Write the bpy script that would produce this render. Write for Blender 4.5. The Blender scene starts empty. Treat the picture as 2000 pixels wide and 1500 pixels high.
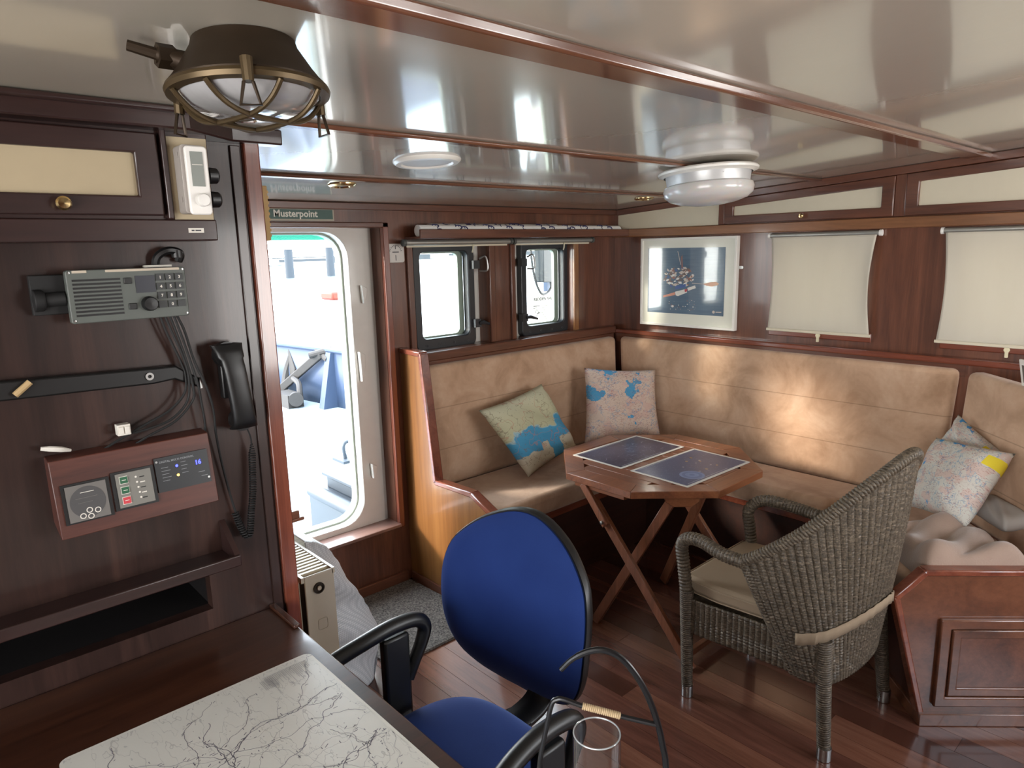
import bpy, bmesh, math, random
from mathutils import Vector, Matrix
C = bpy.context.scene
COL = C.collection
PI = math.pi
random.seed(7)

# ------------------------------------------------------------------ materials
def lin(h):
    h = h.lstrip('#')
    out = []
    for i in (0, 2, 4):
        c = int(h[i:i+2], 16) / 255
        out.append(c/12.92 if c <= .04045 else ((c+.055)/1.055)**2.4)
    return (out[0], out[1], out[2], 1)

class NT:
    def __init__(s, name):
        s.m = bpy.data.materials.new(name); s.m.use_nodes = True
        s.t = s.m.node_tree; s.n = s.t.nodes; s.l = s.t.links
        s.b = s.n['Principled BSDF']; s.out = s.n['Material Output']
    def node(s, typ, **kw):
        n = s.n.new(typ)
        for k, v in kw.items():
            if k.startswith('i_'):
                key = k[2:]
                key = int(key) if key.isdigit() else key.replace('_', ' ')
                n.inputs[key].default_value = v
            else: setattr(n, k, v)
        return n
    def link(s, a, b): s.l.new(a, b)
    def coord(s, kind='Object', scale=(1, 1, 1), loc=(0, 0, 0)):
        tc = s.node('ShaderNodeTexCoord'); mp = s.node('ShaderNodeMapping')
        mp.inputs['Scale'].default_value = scale; mp.inputs['Location'].default_value = loc
        s.link(tc.outputs[kind], mp.inputs['Vector']); return mp.outputs[0]
    def noise(s, vec, scale, detail=4, rough=.5, dist=0):
        n = s.node('ShaderNodeTexNoise'); n.inputs['Scale'].default_value = scale
        n.inputs['Detail'].default_value = detail; n.inputs['Roughness'].default_value = rough
        n.inputs['Distortion'].default_value = dist; s.link(vec, n.inputs['Vector']); return n.outputs['Fac']
    def ramp(s, fac, stops, interp='LINEAR'):
        r = s.node('ShaderNodeValToRGB'); e = r.color_ramp.elements; r.color_ramp.interpolation = interp
        while len(e) < len(stops): e.new(.5)
        for el, (p, c) in zip(e, stops): el.position = p; el.color = c if len(c) == 4 else (*c, 1)
        s.link(fac, r.inputs[0]); return r.outputs[0]
    def math(s, op, a, b=0, c=0):
        n = s.node('ShaderNodeMath', operation=op)
        for i, v in enumerate((a, b, c)):
            if hasattr(v, 'is_output'): s.link(v, n.inputs[i])
            else: n.inputs[i].default_value = v
        return n.outputs[0]
    def mix(s, f, a, b, mode='MIX'):
        n = s.node('ShaderNodeMix', data_type='RGBA', blend_type=mode)
        for v, i in ((f, 0), (a, 6), (b, 7)):
            if hasattr(v, 'is_output'): s.link(v, n.inputs[i])
            else: n.inputs[i].default_value = v
        return n.outputs[2]
    def bump(s, h, strength, dist=.01):
        b = s.node('ShaderNodeBump'); b.inputs['Strength'].default_value = strength
        b.inputs['Distance'].default_value = dist; s.link(h, b.inputs['Height'])
        s.link(b.outputs[0], s.b.inputs['Normal']); return b
    def base(s, c):
        if hasattr(c, 'is_output'): s.link(c, s.b.inputs['Base Color'])
        else: s.b.inputs['Base Color'].default_value = c
    def set(s, **kw):
        for k, v in kw.items(): s.b.inputs[k.replace('_', ' ')].default_value = v

def plain(name, hexc, rough=.5, metal=0, coat=0, var=.12, scale=30, bump=0, spec=None):
    m = NT(name); v = m.coord(); n = m.noise(v, scale, 3)
    c = lin(hexc); d = tuple(x*(1-var) for x in c[:3]) + (1,)
    m.base(m.mix(n, d, c)); m.set(Roughness=rough, Metallic=metal, Coat_Weight=coat, Coat_Roughness=.08)
    if spec is not None: m.set(Specular_IOR_Level=spec)
    if bump: m.bump(n, bump, .003)
    return m.m

def wood(name, dark, mid, light, axis='z', scale=9, rough=.3, coat=.35, stretch=.07):
    m = NT(name)
    sc = {'x': (stretch, 1, 1), 'y': (1, stretch, 1), 'z': (1, 1, stretch)}[axis]
    v = m.coord(scale=sc)
    n1 = m.noise(v, scale, 6, .6, 1.2); n2 = m.noise(v, scale*9, 4, .7)
    f = m.math('ADD', m.math('MULTIPLY', n1, .7), m.math('MULTIPLY', n2, .3))
    m.base(m.ramp(f, [(.3, lin(dark)), (.5, lin(mid)), (.72, lin(light))]))
    m.set(Roughness=rough, Coat_Weight=coat, Coat_Roughness=.1)
    m.bump(n2, .08, .002)
    return m.m

MAH_Z = wood('mahogany_upright', '#371f17', '#5d3727', '#784b37', 'z')
MAH_X = wood('mahogany_across', '#371f17', '#5d3727', '#784b37', 'x')
MAH_Y = wood('mahogany_along', '#371f17', '#5d3727', '#784b37', 'y')
PART_W = wood('partition_mahogany', '#1a100e', '#30201c', '#463029', 'z', rough=.33, coat=.25)
PART_X = wood('partition_mahogany_across', '#1f1413', '#2f1e1c', '#3e2a26', 'x', rough=.33, coat=.25)
RED_Z = wood('red_trim_upright', '#502419', '#743d2c', '#8b5039', 'z', coat=.7, rough=.25)
RED_X = wood('red_trim_across', '#502419', '#743d2c', '#8b5039', 'x', coat=.7, rough=.25)
RED_Y = wood('red_trim_along', '#502419', '#743d2c', '#8b5039', 'y', coat=.7, rough=.25)
BEAM_W = wood('beam_wood', '#4a2c20', '#684230', '#80573f', 'x', coat=.8, rough=.2)
PANEL_W = wood('honey_panel', '#52341b', '#774e29', '#8d6237', 'z', scale=6, coat=.5)
BENCH_W = wood('bench_end_wood', '#3f2418', '#633b28', '#7a4d36', 'x', scale=7, coat=.5)
TEAK_X = wood('teak_across', '#573320', '#7f4b30', '#99623f', 'x', scale=14, coat=.3, rough=.35)
TEAK_Y = wood('teak_along', '#573320', '#7f4b30', '#99623f', 'y', scale=14, coat=.3, rough=.35)
TEAK_Z = wood('teak_upright', '#583424', '#825038', '#9a6449', 'z', scale=14, coat=.3, rough=.35)
DESK_W = wood('desk_wood', '#26150f', '#3f2419', '#533222', 'x', scale=8, coat=.5, rough=.28)
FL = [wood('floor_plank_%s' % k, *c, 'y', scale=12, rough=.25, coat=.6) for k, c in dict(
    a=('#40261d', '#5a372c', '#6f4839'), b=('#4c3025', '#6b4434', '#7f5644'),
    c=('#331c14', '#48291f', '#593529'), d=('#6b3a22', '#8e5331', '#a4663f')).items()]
BOXW = wood('console_wood', '#381c16', '#522c23', '#62372c', 'x', scale=10, coat=.1, rough=.45)
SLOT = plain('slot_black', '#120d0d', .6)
CEIL = NT('ceiling_paint')
_v = CEIL.coord(); _n = CEIL.noise(_v, 3, 4); _n2 = CEIL.noise(CEIL.coord(scale=(60, 8, 8)), 1.2, 3)
CEIL.base(CEIL.mix(_n, lin('#b5aea1'), lin('#bfb8ab'))); CEIL.set(Roughness=.25, Coat_Weight=1, Coat_Roughness=.075, Coat_IOR=1.65)
CEIL.bump(_n2, .05, .003); CEIL = CEIL.m
CREAM = plain('cream_panel', '#c9c0aa', .5, var=.05)
CREAMD = plain('cream_panel_aged', '#a99a7e', .55, var=.06)
WHITE = plain('white_paint', '#e2dfd8', .4, coat=.3, var=.05)
HULLW = plain('hull_white_paint', '#d8d4cc', .4, coat=.3, var=.08)
PLASTIC = plain('white_plastic', '#e6e4e0', .35, var=.03)
SUEDE = NT('beige_suede')
_v = SUEDE.coord(); _a = SUEDE.noise(_v, 5, 5, .6, .6); _b = SUEDE.noise(_v, 60, 3)
_c = SUEDE.ramp(_a, [(.32, lin('#a58369')), (.5, lin('#bd9b80')), (.68, lin('#caaa90'))])
SUEDE.base(SUEDE.mix(SUEDE.math('MULTIPLY', _b, .25), _c, lin('#8d7156')))
SUEDE.set(Roughness=.85, Sheen_Weight=.25, Sheen_Roughness=.5, Specular_IOR_Level=.15); SUEDE.bump(_b, .15, .002); SUEDE = SUEDE.m
SUEDEB = SUEDE.copy(); SUEDEB.name = 'beige_suede_seamed'; _nt = SUEDEB.node_tree; _tc = _nt.nodes.new('ShaderNodeTexCoord'); _sp = _nt.nodes.new('ShaderNodeSeparateXYZ'); _nt.links.new(_tc.outputs['Object'], _sp.inputs[0])
_pr = _nt.nodes['Principled BSDF']; _src = _pr.inputs['Base Color'].links[0].from_socket
for _z in (.20, .41):
    _m = _nt.nodes.new('ShaderNodeMath'); _m.operation = 'COMPARE'; _m.inputs[1].default_value = _z; _m.inputs[2].default_value = .0022; _nt.links.new(_sp.outputs[2], _m.inputs[0])
    _k = _nt.nodes.new('ShaderNodeMath'); _k.operation = 'MULTIPLY'; _k.inputs[1].default_value = .45; _nt.links.new(_m.outputs[0], _k.inputs[0])
    _x = _nt.nodes.new('ShaderNodeMix'); _x.data_type = 'RGBA'; _x.inputs[7].default_value = lin('#6d543f'); _nt.links.new(_k.outputs[0], _x.inputs[0]); _nt.links.new(_src, _x.inputs[6]); _src = _x.outputs[2]
_nt.links.new(_src, _pr.inputs['Base Color'])
LINEN = NT('linen_canvas'); _v = LINEN.coord(); _a = LINEN.noise(_v, 6, 4); _b = LINEN.noise(_v, 300, 2)
LINEN.base(LINEN.mix(_a, lin('#85735f'), lin('#9b8872'))); LINEN.set(Roughness=.9, Specular_IOR_Level=.15); LINEN.bump(_b, .2, .001); LINEN = LINEN.m
FLEECE = NT('taupe_fleece'); _v = FLEECE.coord(); _a = FLEECE.noise(_v, 9, 5); _b = FLEECE.noise(_v, 150, 3)
FLEECE.base(FLEECE.mix(_a, lin('#877164'), lin('#a0897a'))); FLEECE.set(Roughness=.95, Sheen_Weight=.4, Specular_IOR_Level=.1); FLEECE.bump(_b, .5, .003); FLEECE = FLEECE.m
PALEF = plain('pale_cotton', '#a8a29c', .9, var=.1, scale=8)
BLUE = NT('blue_upholstery'); _v = BLUE.coord(); _a = BLUE.noise(_v, 400, 2); _b = BLUE.noise(_v, 7, 3)
BLUE.base(BLUE.mix(_b, lin('#1d3068'), lin('#263c78'))); BLUE.set(Roughness=.85, Sheen_Weight=.5, Sheen_Roughness=.4, Specular_IOR_Level=.15)
BLUE.b.inputs['Sheen Tint'].default_value = lin('#8fa8e8'); BLUE.bump(_a, .2, .001); BLUE = BLUE.m
BLACKP = plain('black_plastic', '#111112', .4, var=.2)
CABK = plain('cable_black', '#0d0d0e', .7)
BLACKM = plain('black_metal', '#17171a', .3, metal=.3, var=.2)
GREYP = plain('grey_plastic', '#4d4f4c', .5, var=.1)
RADIO = plain('radio_case', '#565b57', .5, var=.12)
KEYP = plain('keypad_grey', '#77756f', .5, var=.08)
STEEL = plain('steel', '#b7b7b5', .3, metal=1, var=.1)
ALU = plain('brushed_tube', '#a7a6a0', .35, metal=.7, var=.1)
BRASS = plain('aged_brass', '#5b4b33', .42, metal=.6, var=.35, scale=18)
BRASSD = plain('dark_bronze', '#3d3023', .45, metal=.6, var=.35, scale=14)
BRASSP = plain('polished_brass', '#d6bb88', .18, metal=1, var=.1)
DARKFR = plain('window_frame_paint', '#24262a', .4, coat=.2, var=.2)
LAB = plain('white_label', '#d9d5cc', .6, var=.05)
TAN = plain('tan_cord', '#b79f7c', .7, var=.2)
CARD = plain('beige_box', '#b9975f', .6, var=.08)
GREEN = plain('sign_green', '#3c5c53', .5, var=.05)
GREENB = plain('key_green', '#1f5a3c', .5); REDB = plain('key_red', '#c43c46', .5)
SIGNT = plain('sign_border', '#b5ab98', .5, var=.05)
NAVY = plain('navy_print', '#2a2c5a', .7)
CLOTHW = plain('white_cloth', '#e4e2de', .85, var=.05)
RUBBER = plain('rubber_seal', '#9ea79a', .7, var=.25, scale=50)
RAD = plain('radiator_enamel', '#d9cdb6', .35, coat=.3, var=.03)
RADD = plain('radiator_dark', '#574c42', .6)
INK = plain('dark_ink', '#3a3a40', .7)
CARPET = NT('grey_carpet'); _v = CARPET.coord(); _a = CARPET.noise(_v, 110, 3, .8); _b = CARPET.noise(_v, 9, 3)
CARPET.base(CARPET.mix(CARPET.ramp(_a, [(.35, (0, 0, 0, 1)), (.65, (1, 1, 1, 1))]), lin('#3c3a39'), CARPET.mix(_b, lin('#76716b'), lin('#908a83')))); CARPET.set(Roughness=.98, Specular_IOR_Level=.05); CARPET.bump(_a, .9, .006); CARPET = CARPET.m
SILVER = NT('silver_bubble_sheet'); _v = SILVER.coord()
_w = SILVER.node('ShaderNodeTexVoronoi'); _w.inputs['Scale'].default_value = 130; _w.inputs['Randomness'].default_value = 0; SILVER.link(_v, _w.inputs['Vector'])
SILVER.base(SILVER.ramp(_w.outputs['Distance'], [(0, lin('#eef0f3')), (.6, lin('#bcc0c6'))])); SILVER.set(Roughness=.4, Metallic=.1); SILVER.bump(_w.outputs['Distance'], .6, .004); SILVER = SILVER.m
WICK = NT('grey_wicker'); _v = WICK.coord(); _a = WICK.noise(WICK.coord(scale=(1, 1, 14)), 26, 4, .7); _b = WICK.noise(_v, 160, 3)
WICK.base(WICK.ramp(WICK.math('ADD', WICK.math('MULTIPLY', _a, .6), WICK.math('MULTIPLY', _b, .4)), [(.32, lin('#211b15')), (.5, lin('#4d4337')), (.68, lin('#887966'))]))
WICK.set(Roughness=.5, Specular_IOR_Level=.35); WICK.bump(_b, .4, .002); WICK = WICK.m
BLIND = NT('cream_blind'); _v = BLIND.coord(); _a = BLIND.noise(BLIND.coord(scale=(1, 4, .6)), 3, 3)
BLIND.base(BLIND.mix(_a, lin('#c6bfb0'), lin('#d0cabc'))); BLIND.set(Roughness=.8, Specular_IOR_Level=.1)
_t = BLIND.node('ShaderNodeBsdfTranslucent'); _t.inputs['Color'].default_value = lin('#d2cab8'); _x = BLIND.node('ShaderNodeMixShader'); _x.inputs[0].default_value = .16
BLIND.link(BLIND.b.outputs[0], _x.inputs[1]); BLIND.link(_t.outputs[0], _x.inputs[2]); BLIND.link(_x.outputs[0], BLIND.out.inputs[0]); BLIND = BLIND.m
OPAL = NT('opal_glass'); OPAL.base(OPAL.mix(OPAL.noise(OPAL.coord(), 4, 2), lin('#bcbab8'), lin('#c8c6c4'))); OPAL.set(Roughness=.25, Coat_Weight=.4, Subsurface_Weight=.3); OPAL = OPAL.m
def pane(name, tint=(1, 1, 1, 1), gl=.08):
    m = NT(name); a = m.node('ShaderNodeBsdfTransparent'); a.inputs[0].default_value = tint
    g = m.node('ShaderNodeBsdfGlossy'); g.inputs['Roughness'].default_value = .03
    f = m.node('ShaderNodeLayerWeight'); f.inputs[0].default_value = .12
    x = m.node('ShaderNodeMixShader'); m.link(m.math('ADD', m.math('MULTIPLY', f.outputs['Fresnel'], .6), gl*.3), x.inputs[0]); m.link(a.outputs[0], x.inputs[1]); m.link(g.outputs[0], x.inputs[2])
    m.link(x.outputs[0], m.out.inputs[0]); return m.m
GLASS = pane('window_glass', (.96, .98, .97, 1))
CHIM = NT('chimney_glass'); _a = CHIM.node('ShaderNodeBsdfTransparent'); _a.inputs[0].default_value = (.97, .975, .98, 1); _g = CHIM.node('ShaderNodeBsdfGlossy'); _g.inputs['Roughness'].default_value = .05
_l = CHIM.node('ShaderNodeLayerWeight'); _x = CHIM.node('ShaderNodeMixShader'); CHIM.link(CHIM.math('ADD', CHIM.math('MULTIPLY', CHIM.math('POWER', _l.outputs['Facing'], 4), .8), .015), _x.inputs[0]); CHIM.link(_a.outputs[0], _x.inputs[1]); CHIM.link(_g.outputs[0], _x.inputs[2]); CHIM.link(_x.outputs[0], CHIM.out.inputs[0]); CHIM = CHIM.m
LENS = NT('lamp_glass'); LENS.base(LENS.mix(LENS.noise(LENS.coord(scale=(1, 2, 1)), 16, 4), lin('#a6a5a6'), lin('#d4d4d6'))); LENS.set(Roughness=.12, Coat_Weight=1, Transmission_Weight=.35); LENS = LENS.m
def emit(name, hexc, s):
    m = NT(name); m.base(lin(hexc)); m.b.inputs['Emission Color'].default_value = lin(hexc); m.b.inputs['Emission Strength'].default_value = s; return m.m
LEDB = emit('blue_led', '#2a30ff', 6); LEDY = emit('amber_led', '#ffc040', 4)
GLOWN = plain('screen_grey', '#8c918c', .25, var=.15, scale=12)
SCRD = plain('screen_dark', '#2b2d36', .3)
# outside
DECK = plain('deck_paint', '#9aa8b0', .6, var=.08, scale=4)
BULW = plain('bulwark_paint', '#33425a', .6, var=.12, scale=6)
LOCK = plain('locker_paint', '#343c44', .5, var=.1, scale=5)
RUSTY = plain('weathered_iron', '#2f2b28', .7, var=.4, scale=30)
WATER = NT('harbour_water'); WATER.base(lin('#56676d')); WATER.set(Roughness=.25); WATER.bump(WATER.noise(WATER.coord(scale=(1, 3, 1)), .8, 4), .6, .3); WATER = WATER.m
PILEM = plain('pile_paint', '#2a333b', .7, var=.2); BOATW = plain('boat_white', '#d5d9dc', .6); BOATD = plain('boat_dark', '#2a3136', .6)
NETM = plain('green_net', '#127a62', .8); ORANGE = plain('orange_cover', '#6e2410', .6)
CABM = plain('junction_box_paint', '#171c20', .5)

# map prints
def iso(m, vec, scale, th, detail=3, dist=0):
    n = m.noise(vec, scale, detail, .55, dist)
    return m.math('LESS_THAN', m.math('ABSOLUTE', m.math('SUBTRACT', n, .5)), th)
def ticks(m, uv, scale, stretch, th=.1):
    mp = m.node('ShaderNodeMapping'); mp.inputs['Scale'].default_value = (1, stretch, 1); mp.inputs['Rotation'].default_value = (0, 0, .4); m.link(uv, mp.inputs['Vector'])
    v = m.node('ShaderNodeTexVoronoi'); v.inputs['Scale'].default_value = scale; m.link(mp.outputs[0], v.inputs['Vector'])
    pick = m.math('GREATER_THAN', m.noise(uv, 5, 2), .5)
    return m.math('MULTIPLY', m.math('LESS_THAN', v.outputs['Distance'], th), pick)
def uvsplit(m):
    uv = m.coord('UV'); s = m.node('ShaderNodeSeparateXYZ'); m.link(uv, s.inputs[0]); return uv, s.outputs[0], s.outputs[1]
CHART = NT('river_chart_print'); _uv, _u, _v = uvsplit(CHART)
_c = CHART.mix(CHART.noise(_uv, 3, 3), lin('#cfcdc4'), lin('#d9d7d0'))
_c = CHART.mix(CHART.math('MULTIPLY', iso(CHART, _uv, 8, .0035, 4), .25), _c, lin('#77767c'))
_c = CHART.mix(CHART.math('MULTIPLY', iso(CHART, CHART.coord('UV', loc=(3, 1, 0)), 5, .003, 4), .3), _c, lin('#6a6870'))
_c = CHART.mix(CHART.math('MULTIPLY', ticks(CHART, _uv, 34, 2.2, .1), .35), _c, lin('#55535a'))
CHART.base(_c); CHART.set(Roughness=.3, Coat_Weight=.35, Coat_Roughness=.15); CHART = CHART.m

MAP1 = NT('coast_map_print'); _uv, _u, _v = uvsplit(MAP1)
_w = MAP1.math('ADD', _v, MAP1.math('MULTIPLY', MAP1.math('SUBTRACT', MAP1.noise(_uv, 3.2, 4), .5), .5))
_land = MAP1.mix(MAP1.noise(_uv, 4, 3), lin('#b5b494'), lin('#c3bfa4'))
_c = MAP1.ramp(_w, [(0, lin('#b4ad98')), (.26, lin('#bab3a0')), (.27, lin('#4a8fb4')), (.5, lin('#4f98bd')), (.52, lin('#9fb8bd')), (.54, lin('#b5b494')), (1, lin('#c3bfa4'))])
_est = MAP1.math('MULTIPLY', MAP1.math('LESS_THAN', MAP1.math('ABSOLUTE', MAP1.math('SUBTRACT', MAP1.math('ADD', _u, MAP1.math('MULTIPLY', MAP1.noise(_uv, 4, 3), .25)), .72)), .09), MAP1.math('LESS_THAN', _v, .4))
_c = MAP1.mix(_est, _c, lin('#4a8fb4'))
_c = MAP1.mix(MAP1.math('MULTIPLY', iso(MAP1, _uv, 4, .006, 3), .55), _c, lin('#7a6a5c'))
_c = MAP1.mix(MAP1.math('MULTIPLY', iso(MAP1, MAP1.coord('UV', loc=(5, 2, 0)), 3, .007, 2), .45), _c, lin('#b07a6a'))
_c = MAP1.mix(MAP1.math('MULTIPLY', ticks(MAP1, _uv, 24, 3, .14), .8), _c, lin('#34485a'))
MAP1.base(_c); MAP1.set(Roughness=.9, Specular_IOR_Level=.1); MAP1 = MAP1.m

def citymap(name, land1, land2, blue, bth, seed, yellow=False):
    m = NT(name); uv, u, v = uvsplit(m); o = m.coord('UV', loc=(seed, seed*.7, 0))
    c = m.mix(m.noise(o, 3, 3), lin(land1), lin(land2))
    c = m.mix(m.math('MULTIPLY', m.math('GREATER_THAN', m.noise(o, 6, 5), .54), .5), c, lin('#c4a096'))
    c = m.mix(m.math('GREATER_THAN', m.math('ADD', m.noise(m.coord('UV', loc=(seed*2, 4, 0)), 3.3, 5, .6), m.math('MULTIPLY', m.math('SUBTRACT', v, .5), .1)), bth), c, lin(blue))
    c = m.mix(m.math('MULTIPLY', iso(m, o, 5, .008, 4), .6), c, lin('#6f93b0'))
    c = m.mix(m.math('MULTIPLY', iso(m, m.coord('UV', loc=(1, seed, 0)), 10, .008, 3), .4), c, lin('#97807c'))
    c = m.mix(m.math('MULTIPLY', ticks(m, uv, 22, 5, .28), .6), c, lin('#8a3f42'))
    c = m.mix(m.math('MULTIPLY', ticks(m, m.coord('UV', loc=(.3, .2, 0)), 24, 4, .22), .6), c, lin('#2c4468'))
    if yellow:
        k = m.math('MULTIPLY', m.math('GREATER_THAN', u, .84), m.math('MULTIPLY', m.math('GREATER_THAN', v, .72), m.math('LESS_THAN', v, .86)))
        c = m.mix(k, c, lin('#d8c43c'))
    m.base(c); m.set(Roughness=.9, Specular_IOR_Level=.1); return m.m
MAP2 = citymap('town_map_print', '#c2ac9c', '#cdbcae', '#4f92b8', .6, 2.3)
MAP3 = citymap('region_map_print', '#bcc0b8', '#cbbfb4', '#4a92cc', .63, 6.1, True)
def starmap(name, a, b):
    m = NT(name); uv, u, v = uvsplit(m)
    c = m.mix(m.noise(uv, 3, 3), lin(a), lin(b))
    vo = m.node('ShaderNodeTexVoronoi'); vo.inputs['Scale'].default_value = 26; m.link(uv, vo.inputs['Vector'])
    c = m.mix(m.math('LESS_THAN', vo.outputs['Distance'], .075), c, lin('#9aa0b4'))
    c = m.mix(m.math('MULTIPLY', iso(m, uv, 6, .006, 2), .3), c, lin('#7f86a0'))
    m.base(c); m.set(Roughness=.3, Coat_Weight=.3, Coat_Roughness=.12); return m.m
STAR1 = starmap('night_sky_print', '#2b2b40', '#383850'); STAR2 = starmap('planet_print', '#3b4666', '#4a587a')
SEA = NT('sea_photo_print'); _uv, _u, _v = uvsplit(SEA); _n = SEA.noise(SEA.coord('UV', scale=(1.5, 30, 1)), 2, 4)
_n2 = SEA.noise(_uv, 2.2, 3)
SEA.base(SEA.mix(SEA.math('MULTIPLY', _n, .5), SEA.mix(_n2, lin('#3c4f66'), lin('#5f7488')), lin('#8095a2'))); SEA.set(Roughness=.12, Coat_Weight=1, Coat_Roughness=.03); SEA = SEA.m  # sea tones paled: the wash of reflections is put into the colours
MATB = plain('picture_mount', '#dcdccf', .25, coat=.8, var=.03)
RIG = [plain('rig_print_%s' % k, h, .3) for k, h in dict(a='#6b5a55', b='#c3b7ac', c='#8c5f52', d='#3f5a94', e='#cf8e76', f='#d9d6cf', g='#b0404a', h='#e4b79a').items()]

# ------------------------------------------------------------------ mesh builder
class MB:
    def __init__(s): s.v = []; s.f = []; s.mi = []; s.uv = {}; s.sm = []
    def add(s, vs, fs, mi=0, smooth=True, uvs=None):
        o = len(s.v); s.v += [Vector(p) for p in vs]
        for k, f in enumerate(fs):
            if uvs: s.uv[len(s.f)] = [uvs[i] for i in f]
            s.f.append([o+i for i in f]); s.mi.append(mi); s.sm.append(smooth)
        return s
    def box(s, x0, x1, y0, y1, z0, z1, mi=0, M=None):
        vs = [Vector((x, y, z)) for z in (z0, z1) for y in (y0, y1) for x in (x0, x1)]
        if M is not None: vs = [M @ p for p in vs]
        return s.add(vs, [(0, 2, 3, 1), (4, 5, 7, 6), (0, 1, 5, 4), (2, 6, 7, 3), (0, 4, 6, 2), (1, 3, 7, 5)], mi, False)
    def prism(s, poly, fn0, fn1, mi=0):
        n = len(poly); vs = [fn0(*p) for p in poly] + [fn1(*p) for p in poly]
        fs = [list(range(n))[::-1], list(range(n, 2*n))] + [(i, (i+1) % n, n+(i+1) % n, n+i) for i in range(n)]
        return s.add(vs, fs, mi, False)
    def tube(s, path, r, n=10, mi=0, closed=False, caps=True, up=None):
        P = [Vector(p) for p in path]; m = len(P)
        R = r if isinstance(r, (list, tuple)) else [r]*m
        T = []
        for i in range(m):
            a = P[i-1] if (i > 0 or closed) else P[i]; b = P[(i+1) % m] if (i < m-1 or closed) else P[i]
            T.append((b-a).normalized())
        ref = Vector(up) if up else (Vector((0, 0, 1)) if abs(T[0].z) < .9 else Vector((1, 0, 0)))
        nrm = (ref - T[0]*ref.dot(T[0])).normalized(); vs = []
        for i in range(m):
            nrm = (nrm - T[i]*nrm.dot(T[i])).normalized(); bn = T[i].cross(nrm)
            for k in range(n):
                a = 2*PI*k/n; vs.append(P[i] + (nrm*math.cos(a) + bn*math.sin(a))*R[i])
        fs = [(i*n+k, i*n+(k+1) % n, ((i+1) % m)*n+(k+1) % n, ((i+1) % m)*n+k) for i in range(m if closed else m-1) for k in range(n)]
        if caps and not closed: fs += [tuple(range(n))[::-1], tuple((m-1)*n+k for k in range(n))]
        return s.add(vs, fs, mi, True)
    def lathe(s, prof, o=(0, 0, 0), n=40, mi=0, M=None, a0=0, a1=2*PI):
        full = abs(a1-a0-2*PI) < 1e-6; nn = n if full else n+1; vs = []
        for (r, z) in prof:
            for k in range(nn):
                a = a0+(a1-a0)*k/n; p = Vector((r*math.cos(a), r*math.sin(a), z))
                if M is not None: p = M @ p
                vs.append(p + Vector(o))
        fs = [(i*nn+k, i*nn+(k+1) % nn, (i+1)*nn+(k+1) % nn, (i+1)*nn+k) for i in range(len(prof)-1) for k in range(n)]
        return s.add(vs, fs, mi, True)
    def grid(s, fn, nu, nv, mi=0, cu=False, flip=False, smooth=True):
        vs = []; uvs = []
        for j in range(nv+1):
            for i in range(nu + (0 if cu else 1)):
                vs.append(fn(i/nu, j/nv)); uvs.append((i/nu, j/nv))
        w = nu if cu else nu+1
        fs = [(j*w+i, j*w+(i+1) % w, (j+1)*w+(i+1) % w, (j+1)*w+i) for j in range(nv) for i in range(nu)]
        if flip: fs = [f[::-1] for f in fs]
        return s.add(vs, fs, mi, smooth, uvs)
    def quad(s, a, b, c, d, mi=0):
        return s.add([a, b, c, d], [(0, 1, 2, 3)], mi, False, [(0, 0), (1, 0), (1, 1), (0, 1)])
    def text(s, body, size, M, mi=0, depth=.0006, bold=0, align='LEFT'):
        cu = bpy.data.curves.new('t', 'FONT'); cu.body = body; cu.size = size; cu.extrude = depth; cu.offset = bold; cu.align_x = align; cu.resolution_u = 2
        ob = bpy.data.objects.new('t', cu); COL.objects.link(ob); dg = bpy.context.evaluated_depsgraph_get()
        me = bpy.data.meshes.new_from_object(ob.evaluated_get(dg)); 
        s.add([M @ v.co for v in me.vertices], [tuple(p.vertices) for p in me.polygons], mi, False)
        bpy.data.objects.remove(ob); bpy.data.curves.remove(cu); bpy.data.meshes.remove(me); return s
    def build(s, name, mats, parent=None, bevel=0, seg=2, solid=0, sub=0, angle=35, local=False):
        if not isinstance(mats, (list, tuple)): mats = [mats]
        if parent is not None: inv = WM[parent.name].inverted(); org = None
        else:
            xs = [p.x for p in s.v]; ys = [p.y for p in s.v]; zs = [p.z for p in s.v]
            org = Vector(((min(xs)+max(xs))/2, (min(ys)+max(ys))/2, min(zs))); inv = Matrix.Translation(-org)
        if local: inv = Matrix()
        me = bpy.data.meshes.new(name); me.from_pydata([inv @ p for p in s.v], [], s.f)
        for m in mats: me.materials.append(m)
        me.polygons.foreach_set('material_index', s.mi); me.polygons.foreach_set('use_smooth', s.sm)
        if s.uv:
            uvl = me.uv_layers.new(name='UVMap')
            for k, p in enumerate(me.polygons):
                if k in s.uv:
                    for li, uv in zip(p.loop_indices, s.uv[k]): uvl.data[li].uv = uv
        me.update()
        bm = bmesh.new(); bm.from_mesh(me); bmesh.ops.recalc_face_normals(bm, faces=bm.faces); bm.to_mesh(me); bm.free()
        if bevel: me.polygons.foreach_set('use_smooth', [True]*len(me.polygons))
        me.set_sharp_from_angle(angle=math.radians(angle))
        o = bpy.data.objects.new(name, me); COL.objects.link(o)
        if parent is not None: o.parent = parent; WM[o.name] = WM[parent.name].copy()
        else: o.location = org; WM[o.name] = Matrix.Translation(org)
        if solid: q = o.modifiers.new('solid', 'SOLIDIFY'); q.thickness = solid; q.offset = 0
        if bevel: q = o.modifiers.new('bevel', 'BEVEL'); q.width = bevel; q.segments = seg; q.limit_method = 'ANGLE'; q.angle_limit = math.radians(40); q.harden_normals = False
        if sub: q = o.modifiers.new('sub', 'SUBSURF'); q.levels = sub; q.render_levels = sub
        return o
WM = {}
def tag(o, label, cat, group=None):
    o['label'] = label; o['category'] = cat
    if group: o['group'] = group
    return o
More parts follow.
